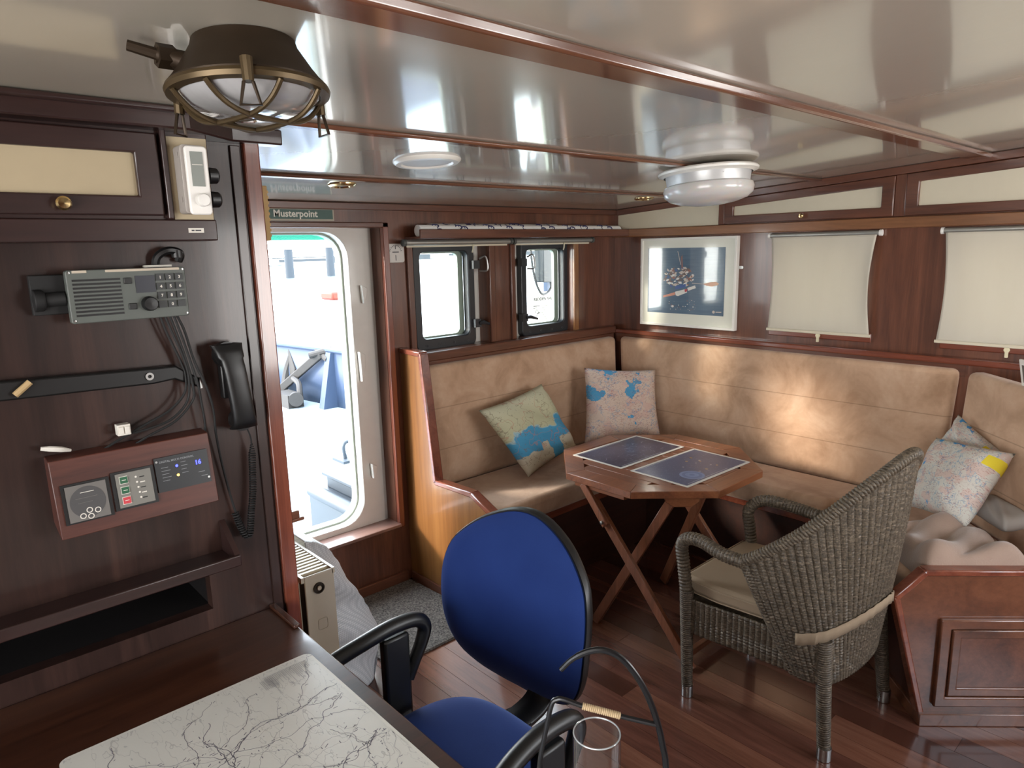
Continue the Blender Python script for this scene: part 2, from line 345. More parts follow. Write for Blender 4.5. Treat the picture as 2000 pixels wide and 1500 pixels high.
def thing(name, label, cat, loc, group=None):
    o = bpy.data.objects.new(name, None); COL.objects.link(o); o.location = loc; o.empty_display_size = .1
    WM[o.name] = Matrix.Translation(Vector(loc)); return tag(o, label, cat, group)
def struct(o): o['kind'] = 'structure'; return o
def sroot(name, loc):
    o = bpy.data.objects.new(name, None); COL.objects.link(o); o.location = loc; WM[o.name] = Matrix.Translation(Vector(loc)); return struct(o)
def copy_thing(src, M, label, group=None):
    """copy of a thing and its parts, moved by M (a translation)"""
    r = src.copy(); COL.objects.link(r); r.location = src.location + M; WM[r.name] = Matrix.Translation(r.location)
    r['label'] = label
    if group: r['group'] = group
    for ch in list(src.children):
        c = ch.copy(); COL.objects.link(c); c.parent = r
        for g in list(ch.children):
            d = g.copy(); COL.objects.link(d); d.parent = c
    return r
def smoothpath(pts, n=8, closed=False):
    P = [Vector(p) for p in pts]; out = []; m = len(P)
    for i in range(m if closed else m-1):
        p1, p2 = P[i], P[(i+1) % m]
        p0 = P[i-1] if (i > 0 or closed) else p1*2-p2
        p3 = P[(i+2) % m] if (i+2 < m or closed) else p2*2-p1
        for k in range(n):
            t = k/n; out.append(.5*((2*p1)+(p2-p0)*t+(2*p0-5*p1+4*p2-p3)*t*t+(3*p1-p0-3*p2+p3)*t**3))
    if not closed: out.append(P[-1])
    return out
def arclen(P):
    L = [0]
    for a, b in zip(P, P[1:]): L.append(L[-1]+(b-a).length)
    return L
def at(P, L, f):
    s = f*L[-1]; i = max(0, min(len(P)-2, next((k for k in range(len(L)-1) if L[k+1] >= s), len(P)-2))); t = (s-L[i])/max(1e-9, L[i+1]-L[i]); return P[i].lerp(P[i+1], t)
def rrect(x0, x1, z0, z1, r, n=6):
    out = []
    for cx, cz, a in ((x1-r, z1-r, 0), (x0+r, z1-r, 90), (x0+r, z0+r, 180), (x1-r, z0+r, 270)):
        for k in range(n+1):
            t = math.radians(a+90*k/n); out.append((cx+r*math.cos(t), cz+r*math.sin(t)))
    return out
def frame_mb(mb, outer, inner, y0, y1, mi=0, plane='y'):
    """ring between two outlines with equal point counts, y0..y1 thick"""
    n = len(outer); P = (lambda p, y: (p[0], y, p[1])) if plane == 'y' else (lambda p, y: (y, p[0], p[1]))
    vs = [P(p, y0) for p in outer] + [P(p, y0) for p in inner] + [P(p, y1) for p in outer] + [P(p, y1) for p in inner]
    fs = []
    for i in range(n):
        j = (i+1) % n
        fs += [(i, j, n+j, n+i), (2*n+i, 3*n+i, 3*n+j, 2*n+j), (i, 2*n+i, 2*n+j, j), (n+i, n+j, 3*n+j, 3*n+i)]
    return mb.add(vs, fs, mi, False)
def sq_outline(x0, x1, z0, z1, n=6):
    """rectangle sampled to match rrect's point count"""
    return rrect(x0, x1, z0, z1, .002, n)
def ceilz(y): return 2.095 - .0625*y

YB, XR, YP = 2.871, 3.53, 1.684

# ------------------------------------------------------------------ room shell
mb = MB(); w = .0945; x = -1.62; k = 0; rnd = random.Random(3)
while x < 3.53:
    y = -1.6 - rnd.random()*.8
    while y < 2.87:
        L = 1.3 + rnd.random()*1.4; y1 = min(y+L, 2.87); a = max(y, -1.6)
        ci = rnd.choice([0, 0, 1, 1, 2])
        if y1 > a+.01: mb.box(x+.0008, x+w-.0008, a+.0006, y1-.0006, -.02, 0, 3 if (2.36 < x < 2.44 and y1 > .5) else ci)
        y += L
    x += w
fl = struct(mb.build('floor', FL))
mb = MB(); mb.box(-1.6, 3.63, -1.6, 2.97, -.06, -.021); struct(mb.build('floor_underlay', plain('bilge_dark', '#1a100c', .8)))
mb = MB(); mb.add([(x, y, ceilz(y)+dz) for dz in (0, .06) for y in (-1.6, 3.05) for x in (-1.7, 3.63)],
    [(0, 2, 3, 1), (4, 5, 7, 6), (0, 1, 5, 4), (2, 6, 7, 3), (0, 4, 6, 2), (1, 3, 7, 5)], 0, False)
struct(mb.build('ceiling', CEIL))
def beam(name, yc, wd, h, x0, x1):
    mb = MB(); a, b = yc-wd/2, yc+wd/2
    mb.add([(x, y, ceilz(y)-dz) for dz in (0, h) for y in (a, b) for x in (x0, x1)], [(0, 2, 3, 1), (4, 5, 7, 6), (0, 1, 5, 4), (2, 6, 7, 3), (0, 4, 6, 2), (1, 3, 7, 5)], 0, False)
    return struct(mb.build(name, BEAM_W, bevel=.006))
beam('trim_1', .886, .07, .022, -1.6, 3.525); beam('trim_2', 1.57, .034, .012, .73, 3.525); beam('trim_3', 2.235, .034, .012, .73, 3.525)

def walled(name, mat, u0, u1, z0, z1, holes, fn):
    """wall with rectangular holes, cut into boxes; fn maps (u0,u1,z0,z1) to a box call"""
    us = sorted({u0, u1, *[h[0] for h in holes], *[h[1] for h in holes]}); mb = MB()
    for a, b in zip(us, us[1:]):
        cuts = sorted([(h[2], h[3]) for h in holes if h[0] <= a+1e-6 and h[1] >= b-1e-6]); z = z0
        for c, d in cuts + [(z1, z1)]:
            if c > z+1e-4: fn(mb, a, b, z, c)
            z = max(z, d)
    return struct(mb.build(name, mat))
# fore wall: timber lining with door and two window openings, steel plating behind it
HB = [(1.0, 1.79, .33, 1.806), (1.962, 2.455, 1.19, 1.745), (2.645, 3.13, 1.19, 1.745)]
walled('wall_back', MAH_Z, .72, 3.53, 0, 2.0, HB, lambda m, a, b, z, c: m.box(a, b, YB, 2.955, z, c))
HS = [(.98, 1.77, .31, 1.83), (2.02, 2.38, 1.215, 1.715), (2.765, 3.125, 1.215, 1.715)]
walled('wall_back_plating', HULLW, .6, 3.63, -.1, 2.1, HS, lambda m, a, b, z, c: m.box(a, b, 2.955, 2.995, z, c))
# starboard wall with two window openings behind the blinds
HR = [(1.335, 1.74, 1.28, 1.69), (.55, .92, 1.28, 1.69), (-1.0, -.3, 1.2, 1.75)]
walled('wall_right', MAH_Z, -1.6, 2.955, 0, 2.2, HR, lambda m, a, b, z, c: m.box(XR, XR+.09, a, b, z, c))
# rear and port walls behind the camera; unseen openings added and sized for daylight
walled('wall_rear', MAH_Z, -1.7, 3.62, 0, 2.2, [(1.75, 2.45, .85, 1.9), (2.6, 3.3, .85, 1.9)], lambda m, a, b, z, c: m.box(a, b, -1.69, -1.6, z, c))
walled('wall_left_outer', MAH_Z, -1.6, 1.684, 0, 2.2, [(-1.45, -.3, .8, 1.92), (-.15, .95, .8, 1.92)], lambda m, a, b, z, c: m.box(-1.7, -1.61, a, b, z, c))
# partition beside the door passage, with a slot opening
walled('wall_left', PART_W, -1.61, .72, 0, 2.0, [(-.3, .503, .832, .926)], lambda m, a, b, z, c: m.box(a, b, YP, YP+.036, z, c))
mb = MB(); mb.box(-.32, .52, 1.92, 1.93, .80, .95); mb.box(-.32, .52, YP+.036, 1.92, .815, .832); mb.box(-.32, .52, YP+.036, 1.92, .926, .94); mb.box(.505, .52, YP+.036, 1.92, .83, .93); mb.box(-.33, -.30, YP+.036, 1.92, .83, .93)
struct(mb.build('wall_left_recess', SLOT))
mb = MB(); mb.box(.685, .724, 1.672, 1.735, 0, 1.985); struct(mb.build('trim_4', RED_Z, bevel=.004))
mb = MB(); mb.box(.66, .72, 1.735, YB, 0, 2.0); struct(mb.build('wall_passage', MAH_Z))
mb = MB(); mb.box(.655, .679, 1.678, 1.684, 0.74, 1.95); struct(mb.build('trim_5', PART_W, bevel=.002))

# header moulding above partition, cranked back to the passage
def prismz(mb, poly, z0, z1, mi=0, zf=None):
    return mb.prism(poly, lambda x, y: (x, y, z0), lambda x, y: (x, y, zf(y) if zf else z1), mi)
mb = MB(); prismz(mb, [(-1.6, 1.684), (-1.6, 1.555), (.53, 1.555), (.655, 1.652), (.775, 1.652), (.775, 1.70), (.72, 1.70), (.72, 1.684)], 1.955, 0, zf=lambda y: ceilz(y)-.001)
prismz(mb, [(-1.6, 1.60), (-1.6, 1.535), (.545, 1.535), (.57, 1.56), (.53, 1.60)], 1.985, 0, zf=lambda y: ceilz(y)-.002)
struct(mb.build('trim_6', PART_X, bevel=.004))
# ceiling edge strips
mb = MB(); mb.prism([(YB-.03, 1.885), (YB, 1.885), (YB, ceilz(YB)), (YB-.03, ceilz(YB))], lambda y, z: (.75, y, z), lambda y, z: (XR, y, z))
struct(mb.build('trim_7', MAH_X, bevel=.003))
mb = MB(); mb.add([(x, y, ceilz(y)-d) for x in (XR-.022, XR) for y in (-1.6, YB-.03) for d in (.036, .001)], [(0, 1, 3, 2), (4, 6, 7, 5), (0, 4, 5, 1), (2, 3, 7, 6), (0, 2, 6, 4), (1, 5, 7, 3)], 0, False)
struct(mb.build('trim_8', MAH_Y, bevel=.003))
# ledger rail, back-rest capping rail
mb = MB(); mb.box(XR-.03, XR, -1.6, YB, 1.746, 1.795); struct(mb.build('trim_9', wood('ledger_wood', '#583822', '#7f5537', '#986c49', 'y', coat=.5), bevel=.004))
mb = MB(); mb.box(XR-.055, XR, -1.6, YB-.05, 1.143, 1.172); struct(mb.build('trim_10', RED_Y, bevel=.008))
mb = MB(); mb.box(1.865, XR-.05, YB-.055, YB, 1.145, 1.19); mb.box(1.865, XR-.05, YB-.04, YB, 1.10, 1.145)
struct(mb.build('trim_11', MAH_X, bevel=.005))
mb = MB(); mb.box(XR-.04, XR, .86, YB-.05, 1.09, 1.143); struct(mb.build('trim_12', MAH_Y))
# baseboards
mb = MB(); mb.box(.75, 1.83, YB-.02, YB, 0, .06); struct(mb.build('baseboard_back', MAH_X, bevel=.004))
# upright trims by the door and windows
def vtrim(name, x0, x1, z0, z1, d=.02, mat=RED_Z):
    mb = MB(); mb.box(x0, x1, YB-d, YB, z0, z1); return struct(mb.build(name, mat, bevel=.004))
vtrim('trim_13', 1.79, 1.822, .31, 1.83, .028)
vtrim('trim_14', 1.927, 1.962, 1.19, 1.75, .016, MAH_Z); vtrim('trim_15', 2.455, 2.495, 1.19, 1.75, .016, MAH_Z)
vtrim('trim_16', 2.612, 2.645, 1.19, 1.75, .016, MAH_Z); vtrim('trim_17', 3.13, 3.17, 1.19, 1.75, .016, wood('lit_trim', '#5f3a20', '#865a34', '#a57445', 'z', coat=.5))  # trim nearest the corner: sunlight is put into its lighter wood colour
mb = MB(); mb.box(.98, 1.822, YB-.028, YB, 1.806, 1.83); struct(mb.build('trim_18', MAH_X, bevel=.004))

# door: white steel frame with rounded corners, timber sill
d1 = sroot('door_1', (1.33, 2.96, .33))
mb = MB(); frame_mb(mb, sq_outline(.985, 1.772, .315, 1.815), rrect(1.02, 1.655, .362, 1.79, .12), 2.945, 3.02)
mb.build('door_frame', HULLW, d1, bevel=.004)
mb = MB(); frame_mb(mb, rrect(1.018, 1.657, .36, 1.792, .121), rrect(1.03, 1.645, .372, 1.78, .11), 3.0, 3.05); mb.build('door_seal', RUBBER, d1)
mb = MB(); mb.box(.99, 1.795, YB-.04, 2.95, .318, .334); mb.build('door_sill', wood('sill_wood', '#5b4038', '#7a5c52', '#8f6f64', 'x', coat=.6), d1, bevel=.003)
for cx, cz, h in ((1.718, 1.497, .09), (1.683, 1.15, .15), (1.71, .615, .08)):
    mb = MB(); mb.prism([(cx-.014, cz+h/2), (cx+.016, cz+h/2-.015), (cx+.012, cz-.005), (cx-.008, cz-h/2)], lambda x, z: (x, 2.917, z), lambda x, z: (x, 2.945, z)); mb.build('door_clip', HULLW, d1, bevel=.004)

# windows: dark hinged frames set in the plating
def window(name, x0, x1, hinge_right):
    r = sroot(name, ((x0+x1)/2, 2.95, 1.19))
    gx0, gx1 = (x0+.042, x1-.042)
    mb = MB(); frame_mb(mb, rrect(x0, x1, 1.185, 1.735, .03), rrect(gx0, gx1, 1.243, 1.688, .03), 2.915, 2.965); mb.build('window_frame', DARKFR, r, bevel=.006)
    mb = MB(); frame_mb(mb, rrect(gx0-.004, gx1+.004, 1.239, 1.692, .03), rrect(gx0+.008, gx1-.03, 1.25, 1.68, .03), 2.968, 2.99); mb.build('window_seal', RUBBER, r)
    mb = MB(); mb.box(gx0-.005, gx1+.005, 2.957, 2.962, 1.238, 1.693); mb.build('window_glass', GLASS, r)
    for z, op in ((1.615, 1), (1.30, 0)):
        sx = x1+.006 if hinge_right else x0+.012
        mb = MB(); mb.box(sx-.03, sx+.012, 2.89, 2.925, z-.022, z+.022)
        if op: mb.tube(smoothpath([(sx+.01, 2.89, z+.03), (sx+.04, 2.87, z+.04), (sx+.045, 2.865, z-.03), (sx+.01, 2.89, z-.035)], 5), .005, 8, 1)
        else: mb.tube([(sx, 2.89, z), (sx+.02, 2.88, z+.004), (sx+.07, 2.87, z-.012)], [.01, .011, .006], 8, 0)
        mb.build('window_clamp', [DARKFR, STEEL], r)
    mb = MB()
    for k in range(4): mb.lathe([(0, -.004), (.006, -.003), (.006, .001)], (x0+.06+k*(x1-x0-.12)/3, 2.914, 1.21), 10, 0, Matrix.Rotation(PI/2, 4, 'X'))
    mb.build('window_rivets', STEEL, r)
    return r
window('window_1', 2.0, 2.395, True); window('window_2', 2.745, 3.14, False)
for nm, y0, y1 in (('window_3', 1.335, 1.74), ('window_4', .55, .92)):
    mb = MB(); mb.box(XR+.06, XR+.066, y0, y1, 1.28, 1.69); mb.build('g', GLASS); o = struct(bpy.data.objects['g']); o.name = nm
    mb = MB(); mb.box(XR-.014, XR, y0-.06, y1+.06, 1.205, 1.25); struct(mb.build('trim_%d' % (19 if nm[-1] == '3' else 20), RED_Y, bevel=.004))

# ------------------------------------------------------------------ overhead cabinets on the starboard side
def overhead(name, label, y0, y1, knob_y):
    t = thing(name, label, 'cabinet', (XR-.01, (y0+y1)/2, 1.797))
    top = lambda y: ceilz(y)-.038
    def slab(mb, a, b, z0, x0, x1, inset=0, ztop=0): 
        mb.prism([(a, z0), (b, z0), (b, top(b)-ztop), (a, top(a)-ztop)], lambda y, z: (x0, y, z), lambda y, z: (x1, y, z))
    mb = MB()
    o = [(y0, 1.80), (y1, 1.80), (y1, top(y1)), (y0, top(y0))]; i = [(y0+.055, 1.842), (y1-.055, 1.842), (y1-.055, top(y1-.055)-.04), (y0+.055, top(y0+.055)-.04)]
    frame_mb(mb, o, i, XR-.026, XR-.002, plane='x'); d = mb.build('door', MAH_Y, t, bevel=.004)
    mb = MB(); mb.prism(i, lambda y, z: (XR-.012, y, z), lambda y, z: (XR-.004, y, z)); mb.build('panel', CREAM, d)
    mb = MB(); mb.lathe([(0, .030), (.008, .029), (.0125, .022), (.011, .014), (.005, .009), (.006, 0)], (XR-.026, knob_y, 1.822), 18, 0, Matrix.Rotation(-PI/2, 4, 'Y')); mb.build('knob', BRASSP, d)
    return t
overhead('overhead_cabinet', 'mahogany overhead cabinet with tapered cream door panel above the framed picture end', 1.217, 2.084, 1.64)
overhead('overhead_cabinet', 'mahogany overhead cabinet with cream door panel at the right edge above the second blind', .30, 1.169, .655)
mb = MB(); mb.prism([(2.12, 1.797), (2.835, 1.797), (2.835, ceilz(2.835)-.036), (2.12, ceilz(2.12)-.036)], lambda y, z: (XR-.01, y, z), lambda y, z: (XR, y, z)); struct(mb.build('trim_21', CREAM))
mb = MB(); mb.prism([(2.084, 1.797), (2.12, 1.797), (2.12, ceilz(2.12)-.036), (2.084, ceilz(2.084)-.036)], lambda y, z: (XR-.022, y, z), lambda y, z: (XR, y, z))
mb.prism([(1.169, 1.797), (1.217, 1.797), (1.217, ceilz(1.217)-.036), (1.169, ceilz(1.169)-.036)], lambda y, z: (XR-.018, y, z), lambda y, z: (XR, y, z)); struct(mb.build('trim_22', MAH_Z, bevel=.003))

# ------------------------------------------------------------------ framed picture
t = thing('framed_picture', 'white framed aerial sea photograph hung beside the corner', 'picture', (XR-.02, 2.315, 1.21))
y0, y1, z0, z1 = 1.992, 2.64, 1.212, 1.735
mb = MB(); frame_mb(mb, [(y0, z0), (y1, z0), (y1, z1), (y0, z1)], [(y0+.014, z0+.014), (y1-.014, z0+.014), (y1-.014, z1-.014), (y0+.014, z1-.014)], XR-.034, XR-.001, plane='x'); mb.build('frame', WHITE, t, bevel=.002)
mb = MB(); mb.box(XR-.024, XR-.018, y0+.013, y1-.013, z0+.013, z1-.013); mb.build('mount', MATB, t)
py0, py1, pz0, pz1 = 2.065, 2.588, 1.29, 1.675
mb = MB(); X = XR-.0255
mb.grid(lambda u, v: (X, py1+(py0-py1)*u, pz0+(pz1-pz0)*v), 1, 1, 0)
def PP(u, v, e=.0006): return (X-e, py1+(py0-py1)*u, pz0+(pz1-pz0)*v)
def patch(pts, mi, e=.0006): mb.add([PP(u, v, e) for u, v in pts], [tuple(range(len(pts)))], mi, False)
rr = random.Random(5)
for k in range(150):
    a = rr.random()*2*PI; r = rr.random()**.6; u = .42+.2*r*math.cos(a); v = .56+.16*r*math.sin(a)+.02*(u-.4); s = .006+.02*rr.random(); q = rr.random()*PI
    patch([(u+s*math.cos(q+b)*(1.6 if b % PI == 0 else .5), v+s*math.sin(q+b)) for b in (0, PI/2, PI, 3*PI/2)], rr.choice([1, 2, 2, 3, 1, 6, 4]), .0005+.0004*rr.random())
patch([(.45, .86), (.465, .9), (.475, .7), (.46, .66)], 3); patch([(.40, .95), (.408, .95), (.45, .75), (.445, .74)], 2)
patch([(.22, .27), (.38, .33), (.38, .285), (.22, .24)], 5, .0012); patch([(.38, .335), (.53, .385), (.54, .33), (.42, .27), (.39, .28)], 6, .0012)
patch([(.38, .42), (.52, .46), (.52, .41), (.38, .37)], 4, .0014); patch([(.505, .375), (.54, .385), (.54, .345), (.51, .335)], 7, .0016)
patch([(.54, .40), (.64, .44), (.65, .40), (.55, .355)], 6, .001); patch([(.74, .465), (.82, .49), (.9, .5), (.935, .475), (.92, .45), (.85, .43), (.78, .44)], 8, .001); patch([(.60, .475), (.74, .465), (.74, .46), (.6, .466)], 2)
for k in range(40): u = .3+.35*rr.random(); v = .05+.17*rr.random(); s = .003+.006*rr.random(); patch([(u-s, v), (u, v-s), (u+s, v), (u, v+s)], rr.choice([2, 6, 3, 1]))
patch([(.35+.018*math.cos(b*PI/5), .11+.018*math.sin(b*PI/5)) for b in range(10)], 6, .001)
patch([(.88+.017*math.cos(b*PI/6), .055+.022*math.sin(b*PI/6)) for b in range(12)], 2, .001); patch([(.905, .062), (.975, .064), (.975, .052), (.905, .05)], 2, .001)
mb.build('print', [SEA]+RIG, t)
for yy in (y0-.012, y1+.008):
    mb = MB(); mb.prism(rrect(yy-.014, yy+.014, 1.555, 1.571, .007, 4), lambda y, z: (XR-.006, y, z), lambda y, z: (XR-.001, y, z)); mb.build('hanging_tab', STEEL, t)

# small photo frame standing at the end of the back-rest ledge
t = thing('photo_frame', 'small white photo frame standing behind the diagonal seat back at the right edge', 'photo frame', (3.19, .575, 1.126))
q = Matrix.Translation((3.19, .565, 1.126)) @ Matrix.Rotation(math.radians(45), 4, 'Z') @ Matrix.Rotation(math.radians(-12), 4, 'X')
mb = MB(); mb.box(-.13, .04, 0, .008, 0, .11, 0, q); mb.build('frame', WHITE, t, bevel=.001)
mb = MB(); mb.box(-.115, .025, .008, .0095, .02, .09, 0, q); mb.box(-.115, .025, -.0015, 0, .02, .09, 0, q); mb.build('photo', plain('grey_photo', '#6c6560', .3, var=.5), t)

# ------------------------------------------------------------------ roller blinds on the starboard side
def blind(label, ya, yb, hook_y):
    t = thing('roller_blind', label, 'blind', (XR-.03, (ya+yb)/2, 1.23))
    mb = MB(); mb.tube([(XR-.022, ya, 1.728), (XR-.022, yb, 1.728)], .0125, 14); mb.build('roller', ALU, t)
    for yy in (ya-.006, yb+.006):
        mb = MB(); mb.lathe([(0, -.006), (.015, -.006), (.015, .006), (0, .006)], (XR-.02, yy, 1.728), 14, 0, Matrix.Rotation(PI/2, 4, 'X')); mb.build('bracket', PLASTIC, t)
    def fn(u, v):
        z = 1.725 - v*.487; pin = .019*math.sin(PI*min(1, v*.98))**1.0*1.0
        yy = ya + .008 + (yb-ya-.016)*u; c = (u-.5)*2
        yy -= c*abs(c)**3*pin*1.0
        xx = XR-.030 - .012*abs(c)**6*math.sin(PI*v) - .0015*math.sin(u*9)*v
        return (xx, yy, z)
    mb = MB(); mb.grid(fn, 40, 30); mb.build('fabric', BLIND, t, solid=.0012)
    mb = MB(); mb.box(XR-.036, XR-.028, ya+.004, yb-.004, 1.232, 1.246); mb.build('bottom_bar', CREAM, t, bevel=.002)
    mb = MB(); mb.prism([(hook_y-.007, 1.236), (hook_y+.007, 1.236), (hook_y+.012, 1.222), (hook_y+.006, 1.212), (hook_y+.006, 1.19), (hook_y-.006, 1.19), (hook_y-.006, 1.212), (hook_y-.012, 1.222)], lambda y, z: (XR-.034, y, z), lambda y, z: (XR-.022, y, z)); mb.build('catch', plain('ivory_plastic', '#d8cfae', .4), t, bevel=.002)
blind('cream roller blind pulled down beside the framed picture', 1.268, 1.805, 1.525)
blind('cream roller blind pulled down at the right edge of the room', .47, 1.0, .72)

# ------------------------------------------------------------------ fore wall fittings
t = thing('shelf', 'mahogany shelf ledge above the two fore windows', 'shelf', (2.73, 2.8, 1.75))
mb = MB(); mb.box(1.93, 3.50, 2.745, YB, 1.752, 1.762); mb.build('board', MAH_X, t)
mb = MB(); mb.box(1.93, 3.50, 2.735, 2.750, 1.752, 1.795); mb.build('fiddle_rail', MAH_X, t, bevel=.003)
def flagroll(label, x0, x1, y, z, r, seed):
    rr = random.Random(seed); mb = MB(); n = 24
    mb.tube([(x0, y, z), (x1, y, z)], r, n, 0)
    mb.tube([(x0-.0005, y, z), (x1+.0005, y, z)], r*.55, 12, 0)
    xx = x0+.08
    while xx < x1-.08:
        a0 = rr.random()*2*PI
        for aa in (0, 1.3, 2.6, 3.9, 5.2):
            a = aa+a0+rr.random()*.4
            def on(dx, da): return (xx+dx+aa*.013, y+(r+.0012)*math.cos(a+da), z+(r+.0012)*math.sin(a+da))
            mb.tube(smoothpath([on(-.02, -.3), on(-.012, -.62), on(.008, -.6), on(.016, -.2), on(.004, .2)], 3), .003, 5, 1)
            mb.tube([on(0, -.5), on(.006, .55)], .0025, 5, 1)
        xx += .085+rr.random()*.03
    return tag(mb.build('cloth_roll', [CLOTHW, NAVY]), label, 'cloth roll')
flagroll('white cloth roll with navy anchor print lying along the front of the window shelf', 1.95, 3.46, 2.79, 1.790, .028, 1)
flagroll('white cloth roll with navy anchor print, shorter one lying behind on the window shelf', 2.05, 2.95, 2.838, 1.796, .030, 4)
def tubeblind(label, x0, x1):
    t = thing('roller_blind', label, 'blind', ((x0+x1)/2, 2.83, 1.72))
    mb = MB(); mb.tube([(x0+.01, 2.815, 1.734), (x1-.01, 2.815, 1.734)], .0135, 16); mb.build('roller', ALU, t)
    mb = MB(); mb.lathe([(0, -.008), (.017, -.008), (.017, .008), (0, .008)], (x0, 2.815, 1.734), 14, 0, Matrix.Rotation(PI/2, 4, 'Y')); mb.build('bracket', GREYP, t)
    mb = MB(); mb.lathe([(0, -.008), (.017, -.008), (.017, .008), (0, .008)], (x1, 2.815, 1.734), 14, 0, Matrix.Rotation(PI/2, 4, 'Y')); mb.build('bracket', GREYP, t)
    mb = MB(); mb.box(x0+.02, x1-.02, 2.822, 2.826, 1.712, 1.724); mb.build('bottom_bar', CREAM, t)
    xm = x0+.62*(x1-x0)
    mb = MB(); mb.tube([(xm, 2.815, 1.72), (xm-.008, 2.81, 1.695), (xm-.012, 2.812, 1.68)], .004, 6); mb.build('pull_catch', plain('ivory_catch', '#d0c8ae', .4), t)
tubeblind('rolled-up roller blind tube over the fore window nearest the door', 1.885, 2.575)
tubeblind('rolled-up roller blind tube over the fore window nearest the corner', 2.60, 3.245)
# sign
t = thing('sign', 'green Musterpoint sign above the doorway', 'sign', (1.40, YB-.004, 1.83))
mb = MB(); mb.box(1.16, 1.556, YB-.005, YB-.001, 1.836, 1.89); mb.build('border', SIGNT, t)
mb = MB(); mb.box(1.168, 1.549, YB-.0065, YB-.005, 1.843, 1.883); mb.build('face', GREEN, t)
mb = MB(); mb.text('Musterpoint', .0405, Matrix.Translation((1.274, YB-.0066, 1.852)) @ Matrix.Rotation(PI/2, 4, 'X'), 0, .0004, .0009); mb.build('lettering', plain('sign_letter', '#ece8dc', .5), t)
# instrument plate
t = thing('thermometer', 'small square white dial thermometer between door and window', 'thermometer', (1.867, YB-.008, 1.645))
mb = MB(); mb.prism(rrect(1.816, 1.916, 1.642, 1.732, .012), lambda x, z: (x, YB-.01, z), lambda x, z: (x, YB, z)); mb.build('plate', plain('dial_plate', '#c9c3bc', .3, coat=.5), t, bevel=.002)
mb = MB()
for k in range(11):
    a = PI*(1.08+.84*k/10); mb.box(-.0012, .0012, -.0115, -.0105, .030, .036, 0, Matrix.Translation((1.866, YB, 1.69)) @ Matrix.Rotation(a-PI/2-PI, 4, 'Y').inverted())
mb.box(1.8645, 1.8675, YB-.0115, YB-.0105, 1.652, 1.678); mb.box(1.8645, 1.8675, YB-.0115, YB-.0105, 1.706, 1.722); mb.box(1.848, 1.884, YB-.0115, YB-.0105, 1.690, 1.694)
mb.build('dial_marks', INK, t)

# ------------------------------------------------------------------ corner bench
def chamf_band(mb, prof, w0, w1, mapfn, th=.026):
    """capping strip that follows an open profile (a,z); w0..w1 across"""
    n = len(prof)
    for i in range(n-1):
        (a0, z0), (a1, z1) = prof[i], prof[i+1]; d = Vector((a1-a0, z1-z0)).normalized(); nr = Vector((-d.y, d.x))*th/2
        e = d*.004
        pts = [(a0-nr.x-e.x, z0-nr.y-e.y), (a1-nr.x+e.x, z1-nr.y+e.y), (a1+nr.x+e.x, z1+nr.y+e.y), (a0+nr.x-e.x, z0+nr.y-e.y)]
        mb.prism(pts, lambda a, z: mapfn(a, z, w0), lambda a, z: mapfn(a, z, w1))
bench = thing('corner_bench', 'built-in mahogany corner bench running around the table', 'bench', (3.0, 2.4, 0))
prof = [(2.26, .0), (2.125, .505), (2.34, .597), (2.617, .59), (2.695, 1.21), (2.86, 1.215)]
mb = MB(); mb.prism([(YB-.002, 0), (YB-.002, 1.205)] + [(a, z) for a, z in prof[::-1]], lambda y, z: (1.862, y, z), lambda y, z: (1.888, y, z)); ep = mb.build('end_panel', PANEL_W, bench); ep['label'] = 'honey coloured end panel beside the door'
mb = MB(); chamf_band(mb, prof, 1.855, 1.903, lambda a, z, w: (w, a, z)); mb.build('capping', RED_Y, bench, bevel=.005)
mb = MB(); mb.box(1.850, 1.862, 2.30, YB-.02, 0, .05); mb.build('skirting', MAH_Y, bench, bevel=.003)
s2 = 2**.5
mb = MB()
prismz(mb, [(1.888, YB-.01), (1.888, 2.30), (3.13, 2.30), (3.13, 1.255), (2.538, .668), (2.90, .31), (3.50, .90), (3.50, YB-.01)], .0, .405); mb.build('base', wood('bench_base_wood', '#22110b', '#35190f', '#452315', 'x', rough=.5, coat=.1), bench)
mb = MB(); prismz(mb, [(1.888, 2.28), (1.888, 2.262), (3.108, 2.262), (3.108, 1.262), (2.500, .660), (2.515, .650), (3.13, 1.250), (3.13, 2.28)], .375, .415); mb.build('front_rail', RED_X, bench, bevel=.004)
# diagonal end
N = Vector((1/s2, -1/s2)); T = Vector((1/s2, 1/s2)); O = Vector((2.514, .647))
def DG(s, z, w): p = O + N*s + T*w; return (p.x, p.y, z)
profd = [(0, .02), (-.118, .485), (-.028, .578), (.46, .575), (.53, 1.12), (.60, 1.12)]
mb = MB(); mb.prism(profd + [(.60, .02)], lambda s, z: DG(s, z, 0), lambda s, z: DG(s, z, .026)); e2 = mb.build('end_panel', BENCH_W, bench)
mb = MB(); chamf_band(mb, [(.0, .04)]+profd[1:], -.006, .04, DG, .022); mb.build('capping', RED_Y, bench, bevel=.005)
mb = MB(); mb.prism([(-.012, 0), (.62, 0), (.62, .048), (-.012, .048)], lambda s, z: DG(s, z, -.018), lambda s, z: DG(s, z, .03)); mb.build('skirting', BENCH_W, bench, bevel=.003)
mb = MB(); mb.prism([(-.012, 0), (.02, 0), (.02, .048), (-.012, .048)], lambda s, z: DG(s, z, 0), lambda s, z: DG(s, z, .8)); mb.build('skirting', BENCH_W, bench, bevel=.003)
